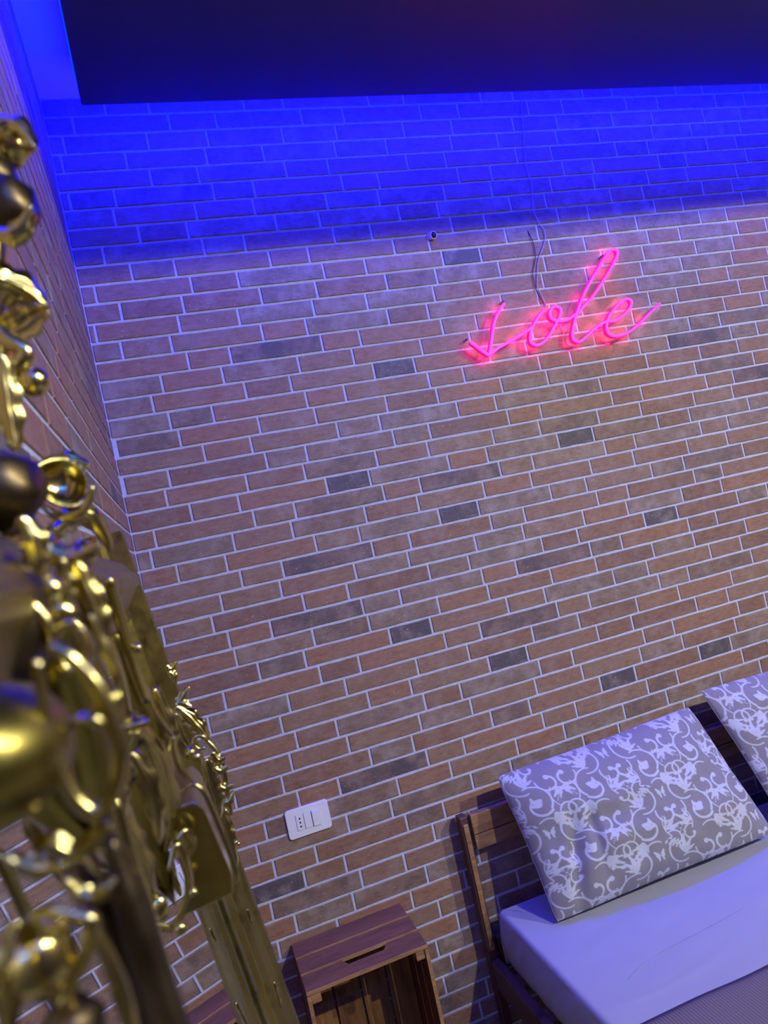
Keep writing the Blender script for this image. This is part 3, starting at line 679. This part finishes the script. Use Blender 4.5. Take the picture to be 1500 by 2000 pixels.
# small carved notches on the far bar
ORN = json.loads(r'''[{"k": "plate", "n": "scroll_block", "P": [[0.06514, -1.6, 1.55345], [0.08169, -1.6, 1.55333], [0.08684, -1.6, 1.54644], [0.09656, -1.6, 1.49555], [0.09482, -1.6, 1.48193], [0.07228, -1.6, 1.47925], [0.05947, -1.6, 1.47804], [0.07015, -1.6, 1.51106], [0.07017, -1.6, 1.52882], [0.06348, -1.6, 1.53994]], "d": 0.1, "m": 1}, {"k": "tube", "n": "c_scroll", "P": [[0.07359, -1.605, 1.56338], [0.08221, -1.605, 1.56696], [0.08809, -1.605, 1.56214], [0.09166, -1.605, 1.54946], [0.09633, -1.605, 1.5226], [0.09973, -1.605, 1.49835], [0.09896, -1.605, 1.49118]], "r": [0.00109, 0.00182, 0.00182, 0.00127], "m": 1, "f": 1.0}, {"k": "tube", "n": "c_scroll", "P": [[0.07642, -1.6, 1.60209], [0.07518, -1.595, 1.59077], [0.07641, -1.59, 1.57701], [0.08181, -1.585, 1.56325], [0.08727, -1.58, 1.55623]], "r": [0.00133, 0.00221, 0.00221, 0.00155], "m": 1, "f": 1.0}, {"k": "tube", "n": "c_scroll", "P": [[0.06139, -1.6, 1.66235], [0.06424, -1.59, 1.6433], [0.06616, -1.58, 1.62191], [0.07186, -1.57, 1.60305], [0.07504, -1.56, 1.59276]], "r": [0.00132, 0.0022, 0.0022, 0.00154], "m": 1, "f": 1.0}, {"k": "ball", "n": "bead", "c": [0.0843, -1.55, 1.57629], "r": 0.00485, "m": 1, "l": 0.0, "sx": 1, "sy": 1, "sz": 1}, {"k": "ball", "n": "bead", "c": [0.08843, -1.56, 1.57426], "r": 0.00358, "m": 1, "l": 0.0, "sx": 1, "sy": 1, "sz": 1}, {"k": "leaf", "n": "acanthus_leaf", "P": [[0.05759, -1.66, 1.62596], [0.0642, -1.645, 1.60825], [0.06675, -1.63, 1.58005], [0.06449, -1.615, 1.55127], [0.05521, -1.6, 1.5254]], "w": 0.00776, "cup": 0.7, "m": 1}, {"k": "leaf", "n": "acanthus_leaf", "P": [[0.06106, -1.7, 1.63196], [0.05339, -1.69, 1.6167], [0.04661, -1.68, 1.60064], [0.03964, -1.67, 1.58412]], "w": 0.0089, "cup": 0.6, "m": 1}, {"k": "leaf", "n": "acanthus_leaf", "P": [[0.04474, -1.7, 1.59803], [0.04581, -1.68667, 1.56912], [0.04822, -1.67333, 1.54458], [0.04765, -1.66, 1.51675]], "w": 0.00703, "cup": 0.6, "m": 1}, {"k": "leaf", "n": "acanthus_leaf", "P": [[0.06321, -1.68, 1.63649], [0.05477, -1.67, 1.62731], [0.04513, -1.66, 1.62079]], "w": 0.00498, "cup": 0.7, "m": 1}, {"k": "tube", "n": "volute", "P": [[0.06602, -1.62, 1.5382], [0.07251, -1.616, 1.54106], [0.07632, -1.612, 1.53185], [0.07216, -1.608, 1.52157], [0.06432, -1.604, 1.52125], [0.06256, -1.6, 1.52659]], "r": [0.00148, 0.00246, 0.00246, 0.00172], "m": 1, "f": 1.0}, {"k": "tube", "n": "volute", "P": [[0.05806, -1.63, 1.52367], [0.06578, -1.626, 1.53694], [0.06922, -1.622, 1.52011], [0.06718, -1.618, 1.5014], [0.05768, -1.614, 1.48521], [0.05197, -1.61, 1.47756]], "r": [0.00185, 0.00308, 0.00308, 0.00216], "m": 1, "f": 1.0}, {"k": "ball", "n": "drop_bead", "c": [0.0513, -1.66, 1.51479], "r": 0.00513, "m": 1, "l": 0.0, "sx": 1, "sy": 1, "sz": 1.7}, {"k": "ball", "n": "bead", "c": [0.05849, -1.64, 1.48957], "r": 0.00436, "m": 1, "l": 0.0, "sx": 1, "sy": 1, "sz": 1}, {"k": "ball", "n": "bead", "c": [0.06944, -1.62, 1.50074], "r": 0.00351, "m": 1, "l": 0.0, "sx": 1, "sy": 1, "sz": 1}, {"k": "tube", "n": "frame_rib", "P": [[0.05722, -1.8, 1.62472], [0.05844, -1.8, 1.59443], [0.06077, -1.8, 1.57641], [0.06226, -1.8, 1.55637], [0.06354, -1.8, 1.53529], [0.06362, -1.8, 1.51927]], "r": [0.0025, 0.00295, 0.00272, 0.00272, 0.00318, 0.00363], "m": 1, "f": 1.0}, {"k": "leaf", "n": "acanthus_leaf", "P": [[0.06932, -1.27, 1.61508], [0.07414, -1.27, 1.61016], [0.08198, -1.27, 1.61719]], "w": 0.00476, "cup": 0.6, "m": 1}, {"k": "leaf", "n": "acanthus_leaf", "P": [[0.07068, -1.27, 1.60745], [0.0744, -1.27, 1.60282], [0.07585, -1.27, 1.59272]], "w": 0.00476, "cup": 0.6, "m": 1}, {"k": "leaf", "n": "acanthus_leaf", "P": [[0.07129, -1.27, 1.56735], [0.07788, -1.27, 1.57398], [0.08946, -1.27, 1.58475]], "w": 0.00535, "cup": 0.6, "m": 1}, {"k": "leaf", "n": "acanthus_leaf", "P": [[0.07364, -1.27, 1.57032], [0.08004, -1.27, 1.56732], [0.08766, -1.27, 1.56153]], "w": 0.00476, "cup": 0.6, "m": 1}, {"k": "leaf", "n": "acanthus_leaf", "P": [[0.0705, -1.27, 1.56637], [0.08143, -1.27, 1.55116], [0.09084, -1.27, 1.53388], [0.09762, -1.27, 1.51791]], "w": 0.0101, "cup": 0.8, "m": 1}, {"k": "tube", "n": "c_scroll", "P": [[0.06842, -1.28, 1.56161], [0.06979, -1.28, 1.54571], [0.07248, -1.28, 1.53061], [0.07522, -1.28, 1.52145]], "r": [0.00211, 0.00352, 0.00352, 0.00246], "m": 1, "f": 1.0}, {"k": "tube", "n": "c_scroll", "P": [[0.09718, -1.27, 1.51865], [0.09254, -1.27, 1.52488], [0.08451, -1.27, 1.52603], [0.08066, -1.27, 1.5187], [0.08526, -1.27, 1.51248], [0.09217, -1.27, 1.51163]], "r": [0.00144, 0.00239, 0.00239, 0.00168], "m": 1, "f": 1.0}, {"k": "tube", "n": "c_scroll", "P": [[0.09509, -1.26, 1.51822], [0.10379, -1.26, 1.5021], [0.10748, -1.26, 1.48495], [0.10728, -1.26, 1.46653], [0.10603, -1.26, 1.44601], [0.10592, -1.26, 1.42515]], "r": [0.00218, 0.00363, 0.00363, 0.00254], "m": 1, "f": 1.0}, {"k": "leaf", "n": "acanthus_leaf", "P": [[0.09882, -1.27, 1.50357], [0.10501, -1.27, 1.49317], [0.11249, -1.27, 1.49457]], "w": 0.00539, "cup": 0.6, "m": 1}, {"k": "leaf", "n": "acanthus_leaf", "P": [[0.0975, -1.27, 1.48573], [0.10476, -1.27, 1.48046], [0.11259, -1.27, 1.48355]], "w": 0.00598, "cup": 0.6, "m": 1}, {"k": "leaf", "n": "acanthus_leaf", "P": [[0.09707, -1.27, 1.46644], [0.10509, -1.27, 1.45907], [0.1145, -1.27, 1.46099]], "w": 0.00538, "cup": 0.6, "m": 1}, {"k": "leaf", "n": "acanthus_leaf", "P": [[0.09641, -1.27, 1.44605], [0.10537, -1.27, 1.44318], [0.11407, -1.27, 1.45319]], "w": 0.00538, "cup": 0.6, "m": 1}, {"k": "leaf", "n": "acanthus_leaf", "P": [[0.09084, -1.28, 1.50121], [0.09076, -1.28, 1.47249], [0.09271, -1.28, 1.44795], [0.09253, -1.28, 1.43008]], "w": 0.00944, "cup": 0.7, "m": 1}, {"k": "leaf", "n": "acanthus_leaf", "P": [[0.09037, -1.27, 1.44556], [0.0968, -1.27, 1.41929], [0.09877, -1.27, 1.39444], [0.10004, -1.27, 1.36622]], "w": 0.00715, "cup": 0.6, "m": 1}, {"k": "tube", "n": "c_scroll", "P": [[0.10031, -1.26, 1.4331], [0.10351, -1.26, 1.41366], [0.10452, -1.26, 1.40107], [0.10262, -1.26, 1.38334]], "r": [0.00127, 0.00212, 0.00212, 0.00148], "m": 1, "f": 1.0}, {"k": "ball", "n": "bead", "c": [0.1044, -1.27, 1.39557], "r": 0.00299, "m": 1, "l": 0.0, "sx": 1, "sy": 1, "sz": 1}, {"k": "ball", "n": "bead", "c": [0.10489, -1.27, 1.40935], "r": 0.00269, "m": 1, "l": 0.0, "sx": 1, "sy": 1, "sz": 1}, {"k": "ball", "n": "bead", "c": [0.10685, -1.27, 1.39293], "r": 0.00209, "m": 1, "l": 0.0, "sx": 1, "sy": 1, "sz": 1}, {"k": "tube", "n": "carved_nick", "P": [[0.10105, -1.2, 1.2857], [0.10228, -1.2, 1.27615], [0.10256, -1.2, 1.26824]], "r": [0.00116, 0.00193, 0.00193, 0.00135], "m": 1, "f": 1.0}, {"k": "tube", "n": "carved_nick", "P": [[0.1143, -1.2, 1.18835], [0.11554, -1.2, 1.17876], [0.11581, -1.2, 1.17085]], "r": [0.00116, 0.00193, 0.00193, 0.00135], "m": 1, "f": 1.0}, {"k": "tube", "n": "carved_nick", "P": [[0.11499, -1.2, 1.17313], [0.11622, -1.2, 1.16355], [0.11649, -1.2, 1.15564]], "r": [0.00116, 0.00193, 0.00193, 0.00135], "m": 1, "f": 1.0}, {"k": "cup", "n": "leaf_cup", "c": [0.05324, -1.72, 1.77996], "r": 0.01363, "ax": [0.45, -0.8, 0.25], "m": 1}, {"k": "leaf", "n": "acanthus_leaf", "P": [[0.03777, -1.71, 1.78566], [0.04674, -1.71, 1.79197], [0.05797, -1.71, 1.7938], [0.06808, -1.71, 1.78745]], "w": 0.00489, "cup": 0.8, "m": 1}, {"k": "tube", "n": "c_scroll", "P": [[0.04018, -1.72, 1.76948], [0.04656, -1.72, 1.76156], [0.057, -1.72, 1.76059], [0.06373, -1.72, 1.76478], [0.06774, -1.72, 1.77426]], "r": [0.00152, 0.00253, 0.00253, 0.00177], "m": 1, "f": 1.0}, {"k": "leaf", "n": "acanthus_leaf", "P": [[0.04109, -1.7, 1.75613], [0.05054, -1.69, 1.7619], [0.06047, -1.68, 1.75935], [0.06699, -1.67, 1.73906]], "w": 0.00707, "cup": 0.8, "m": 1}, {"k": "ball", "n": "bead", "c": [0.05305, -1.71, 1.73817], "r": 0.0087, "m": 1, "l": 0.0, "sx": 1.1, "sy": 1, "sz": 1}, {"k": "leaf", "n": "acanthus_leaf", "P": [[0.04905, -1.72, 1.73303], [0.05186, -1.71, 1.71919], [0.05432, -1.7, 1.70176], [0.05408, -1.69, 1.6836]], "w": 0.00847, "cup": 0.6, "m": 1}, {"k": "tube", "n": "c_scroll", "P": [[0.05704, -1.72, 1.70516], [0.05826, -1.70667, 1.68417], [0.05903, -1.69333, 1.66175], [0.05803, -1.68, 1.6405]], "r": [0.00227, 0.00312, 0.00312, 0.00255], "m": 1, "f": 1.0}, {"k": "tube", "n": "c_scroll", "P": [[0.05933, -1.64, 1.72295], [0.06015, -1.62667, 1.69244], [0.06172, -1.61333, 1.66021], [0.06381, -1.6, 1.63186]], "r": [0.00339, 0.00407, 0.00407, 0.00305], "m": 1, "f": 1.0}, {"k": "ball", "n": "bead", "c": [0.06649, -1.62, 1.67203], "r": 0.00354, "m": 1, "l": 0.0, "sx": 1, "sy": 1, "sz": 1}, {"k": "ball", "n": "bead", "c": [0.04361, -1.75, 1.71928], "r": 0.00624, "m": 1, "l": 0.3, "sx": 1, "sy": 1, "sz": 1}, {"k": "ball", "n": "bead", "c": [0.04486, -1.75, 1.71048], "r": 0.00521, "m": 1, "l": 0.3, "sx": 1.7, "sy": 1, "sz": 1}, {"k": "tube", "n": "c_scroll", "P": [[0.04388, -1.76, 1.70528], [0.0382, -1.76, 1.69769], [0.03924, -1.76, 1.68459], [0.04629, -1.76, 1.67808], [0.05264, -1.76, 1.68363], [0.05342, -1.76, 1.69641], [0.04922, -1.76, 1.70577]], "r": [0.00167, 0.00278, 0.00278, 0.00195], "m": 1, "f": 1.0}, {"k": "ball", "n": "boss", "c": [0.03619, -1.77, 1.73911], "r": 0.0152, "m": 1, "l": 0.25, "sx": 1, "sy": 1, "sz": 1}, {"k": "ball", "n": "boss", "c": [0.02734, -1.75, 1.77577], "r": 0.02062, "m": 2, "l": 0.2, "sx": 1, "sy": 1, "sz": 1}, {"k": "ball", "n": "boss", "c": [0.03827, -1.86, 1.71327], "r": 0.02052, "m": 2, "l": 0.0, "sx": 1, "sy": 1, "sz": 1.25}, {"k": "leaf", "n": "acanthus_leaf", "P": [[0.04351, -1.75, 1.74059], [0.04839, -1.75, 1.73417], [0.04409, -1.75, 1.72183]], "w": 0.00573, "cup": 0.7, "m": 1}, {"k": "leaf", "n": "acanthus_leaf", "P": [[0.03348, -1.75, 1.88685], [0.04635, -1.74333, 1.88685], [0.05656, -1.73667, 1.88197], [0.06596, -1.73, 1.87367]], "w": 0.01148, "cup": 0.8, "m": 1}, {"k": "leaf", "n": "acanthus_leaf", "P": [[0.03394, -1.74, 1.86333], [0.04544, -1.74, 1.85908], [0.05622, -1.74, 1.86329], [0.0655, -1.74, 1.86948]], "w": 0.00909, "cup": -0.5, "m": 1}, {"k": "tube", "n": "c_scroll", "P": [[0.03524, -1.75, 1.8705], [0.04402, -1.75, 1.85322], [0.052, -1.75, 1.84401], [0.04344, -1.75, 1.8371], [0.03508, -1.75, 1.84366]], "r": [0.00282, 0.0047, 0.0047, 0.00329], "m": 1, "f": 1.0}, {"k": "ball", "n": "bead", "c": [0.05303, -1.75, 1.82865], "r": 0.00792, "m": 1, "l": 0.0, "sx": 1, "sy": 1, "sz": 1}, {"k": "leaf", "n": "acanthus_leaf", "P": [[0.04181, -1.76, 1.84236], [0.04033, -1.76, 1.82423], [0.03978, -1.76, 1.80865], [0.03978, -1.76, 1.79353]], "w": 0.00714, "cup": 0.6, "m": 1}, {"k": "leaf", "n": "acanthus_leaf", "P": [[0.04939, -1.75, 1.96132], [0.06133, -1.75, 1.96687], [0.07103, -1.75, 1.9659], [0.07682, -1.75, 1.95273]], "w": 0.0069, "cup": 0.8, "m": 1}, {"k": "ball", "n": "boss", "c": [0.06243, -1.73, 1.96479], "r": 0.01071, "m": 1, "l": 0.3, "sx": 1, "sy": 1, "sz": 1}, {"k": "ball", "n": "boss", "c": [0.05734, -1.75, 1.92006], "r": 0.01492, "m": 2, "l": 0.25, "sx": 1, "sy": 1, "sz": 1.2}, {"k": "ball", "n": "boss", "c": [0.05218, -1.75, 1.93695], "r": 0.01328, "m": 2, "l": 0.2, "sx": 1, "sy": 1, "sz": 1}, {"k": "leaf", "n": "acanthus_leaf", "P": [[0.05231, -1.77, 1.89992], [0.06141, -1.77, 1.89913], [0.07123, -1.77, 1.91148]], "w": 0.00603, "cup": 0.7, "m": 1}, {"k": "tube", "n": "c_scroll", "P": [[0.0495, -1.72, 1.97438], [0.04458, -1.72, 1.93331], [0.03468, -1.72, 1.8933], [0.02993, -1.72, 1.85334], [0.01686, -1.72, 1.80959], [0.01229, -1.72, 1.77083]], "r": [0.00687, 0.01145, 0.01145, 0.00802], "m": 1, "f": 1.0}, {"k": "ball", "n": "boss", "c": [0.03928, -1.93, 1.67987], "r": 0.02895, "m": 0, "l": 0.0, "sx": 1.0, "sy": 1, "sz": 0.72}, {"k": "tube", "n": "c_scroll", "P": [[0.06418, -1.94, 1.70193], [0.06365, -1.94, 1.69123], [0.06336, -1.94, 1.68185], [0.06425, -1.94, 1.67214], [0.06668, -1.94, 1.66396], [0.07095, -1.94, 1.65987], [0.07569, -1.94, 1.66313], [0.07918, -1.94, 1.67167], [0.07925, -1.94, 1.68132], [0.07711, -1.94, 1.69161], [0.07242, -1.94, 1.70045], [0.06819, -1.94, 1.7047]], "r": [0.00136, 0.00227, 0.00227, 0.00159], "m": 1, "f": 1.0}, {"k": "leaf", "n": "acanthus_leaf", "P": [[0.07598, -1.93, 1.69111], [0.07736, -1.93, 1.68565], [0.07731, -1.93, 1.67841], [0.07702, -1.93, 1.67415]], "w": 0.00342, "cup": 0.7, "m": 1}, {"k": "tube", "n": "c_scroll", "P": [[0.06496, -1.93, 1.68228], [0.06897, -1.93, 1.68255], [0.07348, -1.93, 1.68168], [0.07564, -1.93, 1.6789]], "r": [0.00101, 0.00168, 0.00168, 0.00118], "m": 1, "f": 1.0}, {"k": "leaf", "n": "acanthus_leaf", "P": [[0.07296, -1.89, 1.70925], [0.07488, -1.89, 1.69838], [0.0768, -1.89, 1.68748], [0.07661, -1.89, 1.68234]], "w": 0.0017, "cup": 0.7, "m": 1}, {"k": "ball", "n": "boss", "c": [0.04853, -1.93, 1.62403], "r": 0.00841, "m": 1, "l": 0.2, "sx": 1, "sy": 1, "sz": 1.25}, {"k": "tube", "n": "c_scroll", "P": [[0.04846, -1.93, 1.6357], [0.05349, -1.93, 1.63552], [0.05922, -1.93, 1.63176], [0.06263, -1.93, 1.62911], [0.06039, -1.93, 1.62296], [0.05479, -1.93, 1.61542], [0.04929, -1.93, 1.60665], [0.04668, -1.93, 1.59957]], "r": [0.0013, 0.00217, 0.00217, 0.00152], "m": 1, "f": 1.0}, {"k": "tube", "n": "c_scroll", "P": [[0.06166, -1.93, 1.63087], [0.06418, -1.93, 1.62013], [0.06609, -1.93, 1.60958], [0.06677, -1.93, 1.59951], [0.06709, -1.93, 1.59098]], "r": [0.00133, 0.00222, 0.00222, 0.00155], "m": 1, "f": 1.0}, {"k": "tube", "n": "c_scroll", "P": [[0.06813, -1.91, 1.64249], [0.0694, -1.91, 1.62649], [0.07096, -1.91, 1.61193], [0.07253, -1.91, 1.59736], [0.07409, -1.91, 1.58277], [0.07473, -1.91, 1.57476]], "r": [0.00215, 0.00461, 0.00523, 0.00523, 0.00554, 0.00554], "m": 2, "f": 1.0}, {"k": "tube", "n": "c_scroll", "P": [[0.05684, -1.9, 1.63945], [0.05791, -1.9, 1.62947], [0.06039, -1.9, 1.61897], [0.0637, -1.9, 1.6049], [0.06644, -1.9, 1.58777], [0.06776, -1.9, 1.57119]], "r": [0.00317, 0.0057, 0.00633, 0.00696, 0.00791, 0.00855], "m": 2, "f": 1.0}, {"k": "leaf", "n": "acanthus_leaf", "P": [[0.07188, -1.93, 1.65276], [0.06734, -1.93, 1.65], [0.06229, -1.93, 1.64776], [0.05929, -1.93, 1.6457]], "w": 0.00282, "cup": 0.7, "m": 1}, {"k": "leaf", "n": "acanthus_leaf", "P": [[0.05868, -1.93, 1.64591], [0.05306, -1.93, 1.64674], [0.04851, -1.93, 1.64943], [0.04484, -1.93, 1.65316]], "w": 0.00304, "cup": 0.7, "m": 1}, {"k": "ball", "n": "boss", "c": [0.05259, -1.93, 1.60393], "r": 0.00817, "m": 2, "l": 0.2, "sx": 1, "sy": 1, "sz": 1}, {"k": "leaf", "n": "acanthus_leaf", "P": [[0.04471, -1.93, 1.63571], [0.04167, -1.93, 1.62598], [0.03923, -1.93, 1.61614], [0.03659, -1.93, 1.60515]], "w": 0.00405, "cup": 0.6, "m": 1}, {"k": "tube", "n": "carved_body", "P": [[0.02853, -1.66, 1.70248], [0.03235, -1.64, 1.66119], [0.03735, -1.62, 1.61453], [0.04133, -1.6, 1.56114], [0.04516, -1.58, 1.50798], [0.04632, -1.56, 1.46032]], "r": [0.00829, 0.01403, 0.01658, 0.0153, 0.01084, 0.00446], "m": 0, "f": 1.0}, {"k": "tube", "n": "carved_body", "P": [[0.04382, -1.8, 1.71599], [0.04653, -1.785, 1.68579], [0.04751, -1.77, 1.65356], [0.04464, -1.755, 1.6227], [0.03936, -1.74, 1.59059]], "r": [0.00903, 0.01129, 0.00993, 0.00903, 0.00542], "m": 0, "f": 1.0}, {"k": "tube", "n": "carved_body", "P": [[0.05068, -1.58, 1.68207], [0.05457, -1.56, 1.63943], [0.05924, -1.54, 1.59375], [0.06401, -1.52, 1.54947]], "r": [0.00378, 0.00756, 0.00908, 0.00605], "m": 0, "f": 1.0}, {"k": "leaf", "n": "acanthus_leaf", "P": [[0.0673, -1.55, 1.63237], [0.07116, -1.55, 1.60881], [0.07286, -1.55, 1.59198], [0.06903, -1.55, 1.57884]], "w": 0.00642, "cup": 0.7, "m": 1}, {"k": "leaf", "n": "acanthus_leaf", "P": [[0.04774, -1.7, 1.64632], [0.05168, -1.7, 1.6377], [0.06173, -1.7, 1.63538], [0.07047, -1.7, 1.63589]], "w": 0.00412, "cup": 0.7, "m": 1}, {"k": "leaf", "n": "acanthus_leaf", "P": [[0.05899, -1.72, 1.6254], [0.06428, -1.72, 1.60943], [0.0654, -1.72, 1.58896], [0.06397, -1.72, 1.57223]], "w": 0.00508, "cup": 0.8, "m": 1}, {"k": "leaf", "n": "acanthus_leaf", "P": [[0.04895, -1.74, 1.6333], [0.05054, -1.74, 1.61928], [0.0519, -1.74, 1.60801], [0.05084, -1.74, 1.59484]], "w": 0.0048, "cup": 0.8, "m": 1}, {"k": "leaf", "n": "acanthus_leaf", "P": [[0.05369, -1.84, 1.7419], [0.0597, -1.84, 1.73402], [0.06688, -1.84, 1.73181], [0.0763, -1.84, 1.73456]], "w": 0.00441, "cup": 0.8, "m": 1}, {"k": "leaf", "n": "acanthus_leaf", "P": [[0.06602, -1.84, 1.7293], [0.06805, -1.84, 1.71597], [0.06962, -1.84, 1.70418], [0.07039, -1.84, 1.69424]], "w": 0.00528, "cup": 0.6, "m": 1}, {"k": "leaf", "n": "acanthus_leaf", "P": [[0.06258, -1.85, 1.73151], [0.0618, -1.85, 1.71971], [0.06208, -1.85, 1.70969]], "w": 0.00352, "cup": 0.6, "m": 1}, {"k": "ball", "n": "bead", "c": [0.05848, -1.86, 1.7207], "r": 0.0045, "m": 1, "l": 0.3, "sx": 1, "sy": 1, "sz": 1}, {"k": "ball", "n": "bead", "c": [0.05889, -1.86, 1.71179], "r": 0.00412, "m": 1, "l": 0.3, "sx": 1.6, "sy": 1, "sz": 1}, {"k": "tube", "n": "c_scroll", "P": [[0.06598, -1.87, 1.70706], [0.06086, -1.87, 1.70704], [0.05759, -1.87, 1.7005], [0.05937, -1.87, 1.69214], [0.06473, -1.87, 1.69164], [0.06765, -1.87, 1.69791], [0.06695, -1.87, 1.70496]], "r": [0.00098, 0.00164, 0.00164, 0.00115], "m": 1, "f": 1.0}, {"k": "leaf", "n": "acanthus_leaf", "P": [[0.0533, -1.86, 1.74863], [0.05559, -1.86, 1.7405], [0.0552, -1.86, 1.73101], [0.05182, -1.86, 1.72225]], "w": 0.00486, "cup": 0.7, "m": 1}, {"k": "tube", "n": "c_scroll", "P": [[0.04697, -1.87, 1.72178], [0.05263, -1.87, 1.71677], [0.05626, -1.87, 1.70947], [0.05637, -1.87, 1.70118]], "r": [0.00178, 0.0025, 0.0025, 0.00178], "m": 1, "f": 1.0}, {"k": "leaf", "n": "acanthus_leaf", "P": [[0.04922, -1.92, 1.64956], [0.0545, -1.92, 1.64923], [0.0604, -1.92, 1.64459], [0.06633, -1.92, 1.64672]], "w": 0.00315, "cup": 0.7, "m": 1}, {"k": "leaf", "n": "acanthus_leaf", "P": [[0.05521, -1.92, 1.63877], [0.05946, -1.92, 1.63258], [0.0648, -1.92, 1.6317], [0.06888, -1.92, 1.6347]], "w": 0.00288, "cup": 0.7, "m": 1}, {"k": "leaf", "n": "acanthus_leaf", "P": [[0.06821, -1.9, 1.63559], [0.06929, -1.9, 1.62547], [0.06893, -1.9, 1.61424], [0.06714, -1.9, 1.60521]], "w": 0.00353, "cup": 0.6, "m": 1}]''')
def leafvf(sp, W, cup, n=10, m=14, ribs=4, lob=0.14, th=0.0009, hint=Vector((0, -1, 0))):
    S = catmull(sp, n); k = len(S); V = []; F = []
    for i, p in enumerate(S):
        t = i/(k-1); d = (S[min(i+1, k-1)]-S[max(i-1, 0)]).normalized(); e = d.cross(hint)
        if e.length < 1e-3: e = d.cross(Vector((1, 0, 0)))
        e.normalize(); nn = e.cross(d)
        if nn.dot(hint) < 0: nn = -nn
        w = W*(math.sin(PI*(0.10+0.88*t))**0.7)*(1+lob*math.sin(t*22))
        for j in range(m+1):
            s = -1+2*j/m
            h = -cup*W*(s*s)+0.10*W*math.cos(ribs*PI*s)*math.sin(PI*t)
            V.append(p+e*w*s+nn*h)
    for i in range(k-1):
        for j in range(m): a = i*(m+1)+j; F.append((a, a+1, a+m+2, a+m+1))
    return V, F
def cupvf(c, r, ax, depth=0.9, rim=0.12, n=22, m=9):
    ax = Vector(ax).normalized(); e1 = ax.cross(Vector((0, 1, 0.2))).normalized(); e2 = ax.cross(e1); c = Vector(c); V = []; F = []
    rows = []
    for i in range(m+1): a = PI/2*i/m; rows.append((r*math.sin(a), -r*depth*math.cos(a)))
    rows.append((r*(1+rim), 0.04*r)); rows.append((r*(1+rim), -0.12*r))
    for i in range(m, -1, -1): a = PI/2*i/m; rows.append((r*1.02*math.sin(a)+rim*r*0.3*math.sin(a), -r*(depth+0.12)*math.cos(a)-0.02*r))
    for (rr, h) in rows:
        for j in range(n): a = 2*PI*j/n; q = rr*(1+0.05*math.sin(3*a)); V.append(c+ax*h+e1*q*math.cos(a)+e2*q*math.sin(a))
    for i in range(len(rows)-1):
        for j in range(n): F.append((i*n+j, i*n+(j+1) % n, (i+1)*n+(j+1) % n, (i+1)*n+j))
    return V, F
for o_ in ORN:
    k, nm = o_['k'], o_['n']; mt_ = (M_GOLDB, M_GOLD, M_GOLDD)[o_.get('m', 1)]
    if k == 'tube': sweep(nm, o_['P'], o_['r'], mt_, MR, flat=o_.get('f', 1.0), nseg=14)
    elif k == 'ball':
        sweepr = o_['r']; ball(nm, o_['c'], sweepr, mt_, MR, lump=o_.get('l', 0.0), sx=o_.get('sx', 1), sy=o_.get('sy', 1), sz=o_.get('sz', 1), seed=len(nm))
    elif k == 'leaf':
        V, F = leafvf(o_['P'], o_['w'], o_.get('cup', 0.5)); q = mesh(nm, V, F, mt_, MR, smooth=True)
        md = q.modifiers.new('s', 'SOLIDIFY'); md.thickness = o_['w']*0.14; md.offset = 0
    elif k == 'cup':
        V, F = cupvf(o_['c'], o_['r'], o_['ax']); mesh(nm, V, F, mt_, MR, smooth=True)
    elif k == 'plate':
        A = [Vector(p) for p in o_['P']]; dv = Vector((0, o_['d'], 0)); m = len(A)
        F = [tuple(range(m)), tuple(reversed(range(m, 2*m)))]+[(i, m+i, m+(i+1) % m, (i+1) % m) for i in range(m)]
        bevel(mesh(nm, A+[p+dv for p in A], F, mt_, MR), 0.0012, 2)
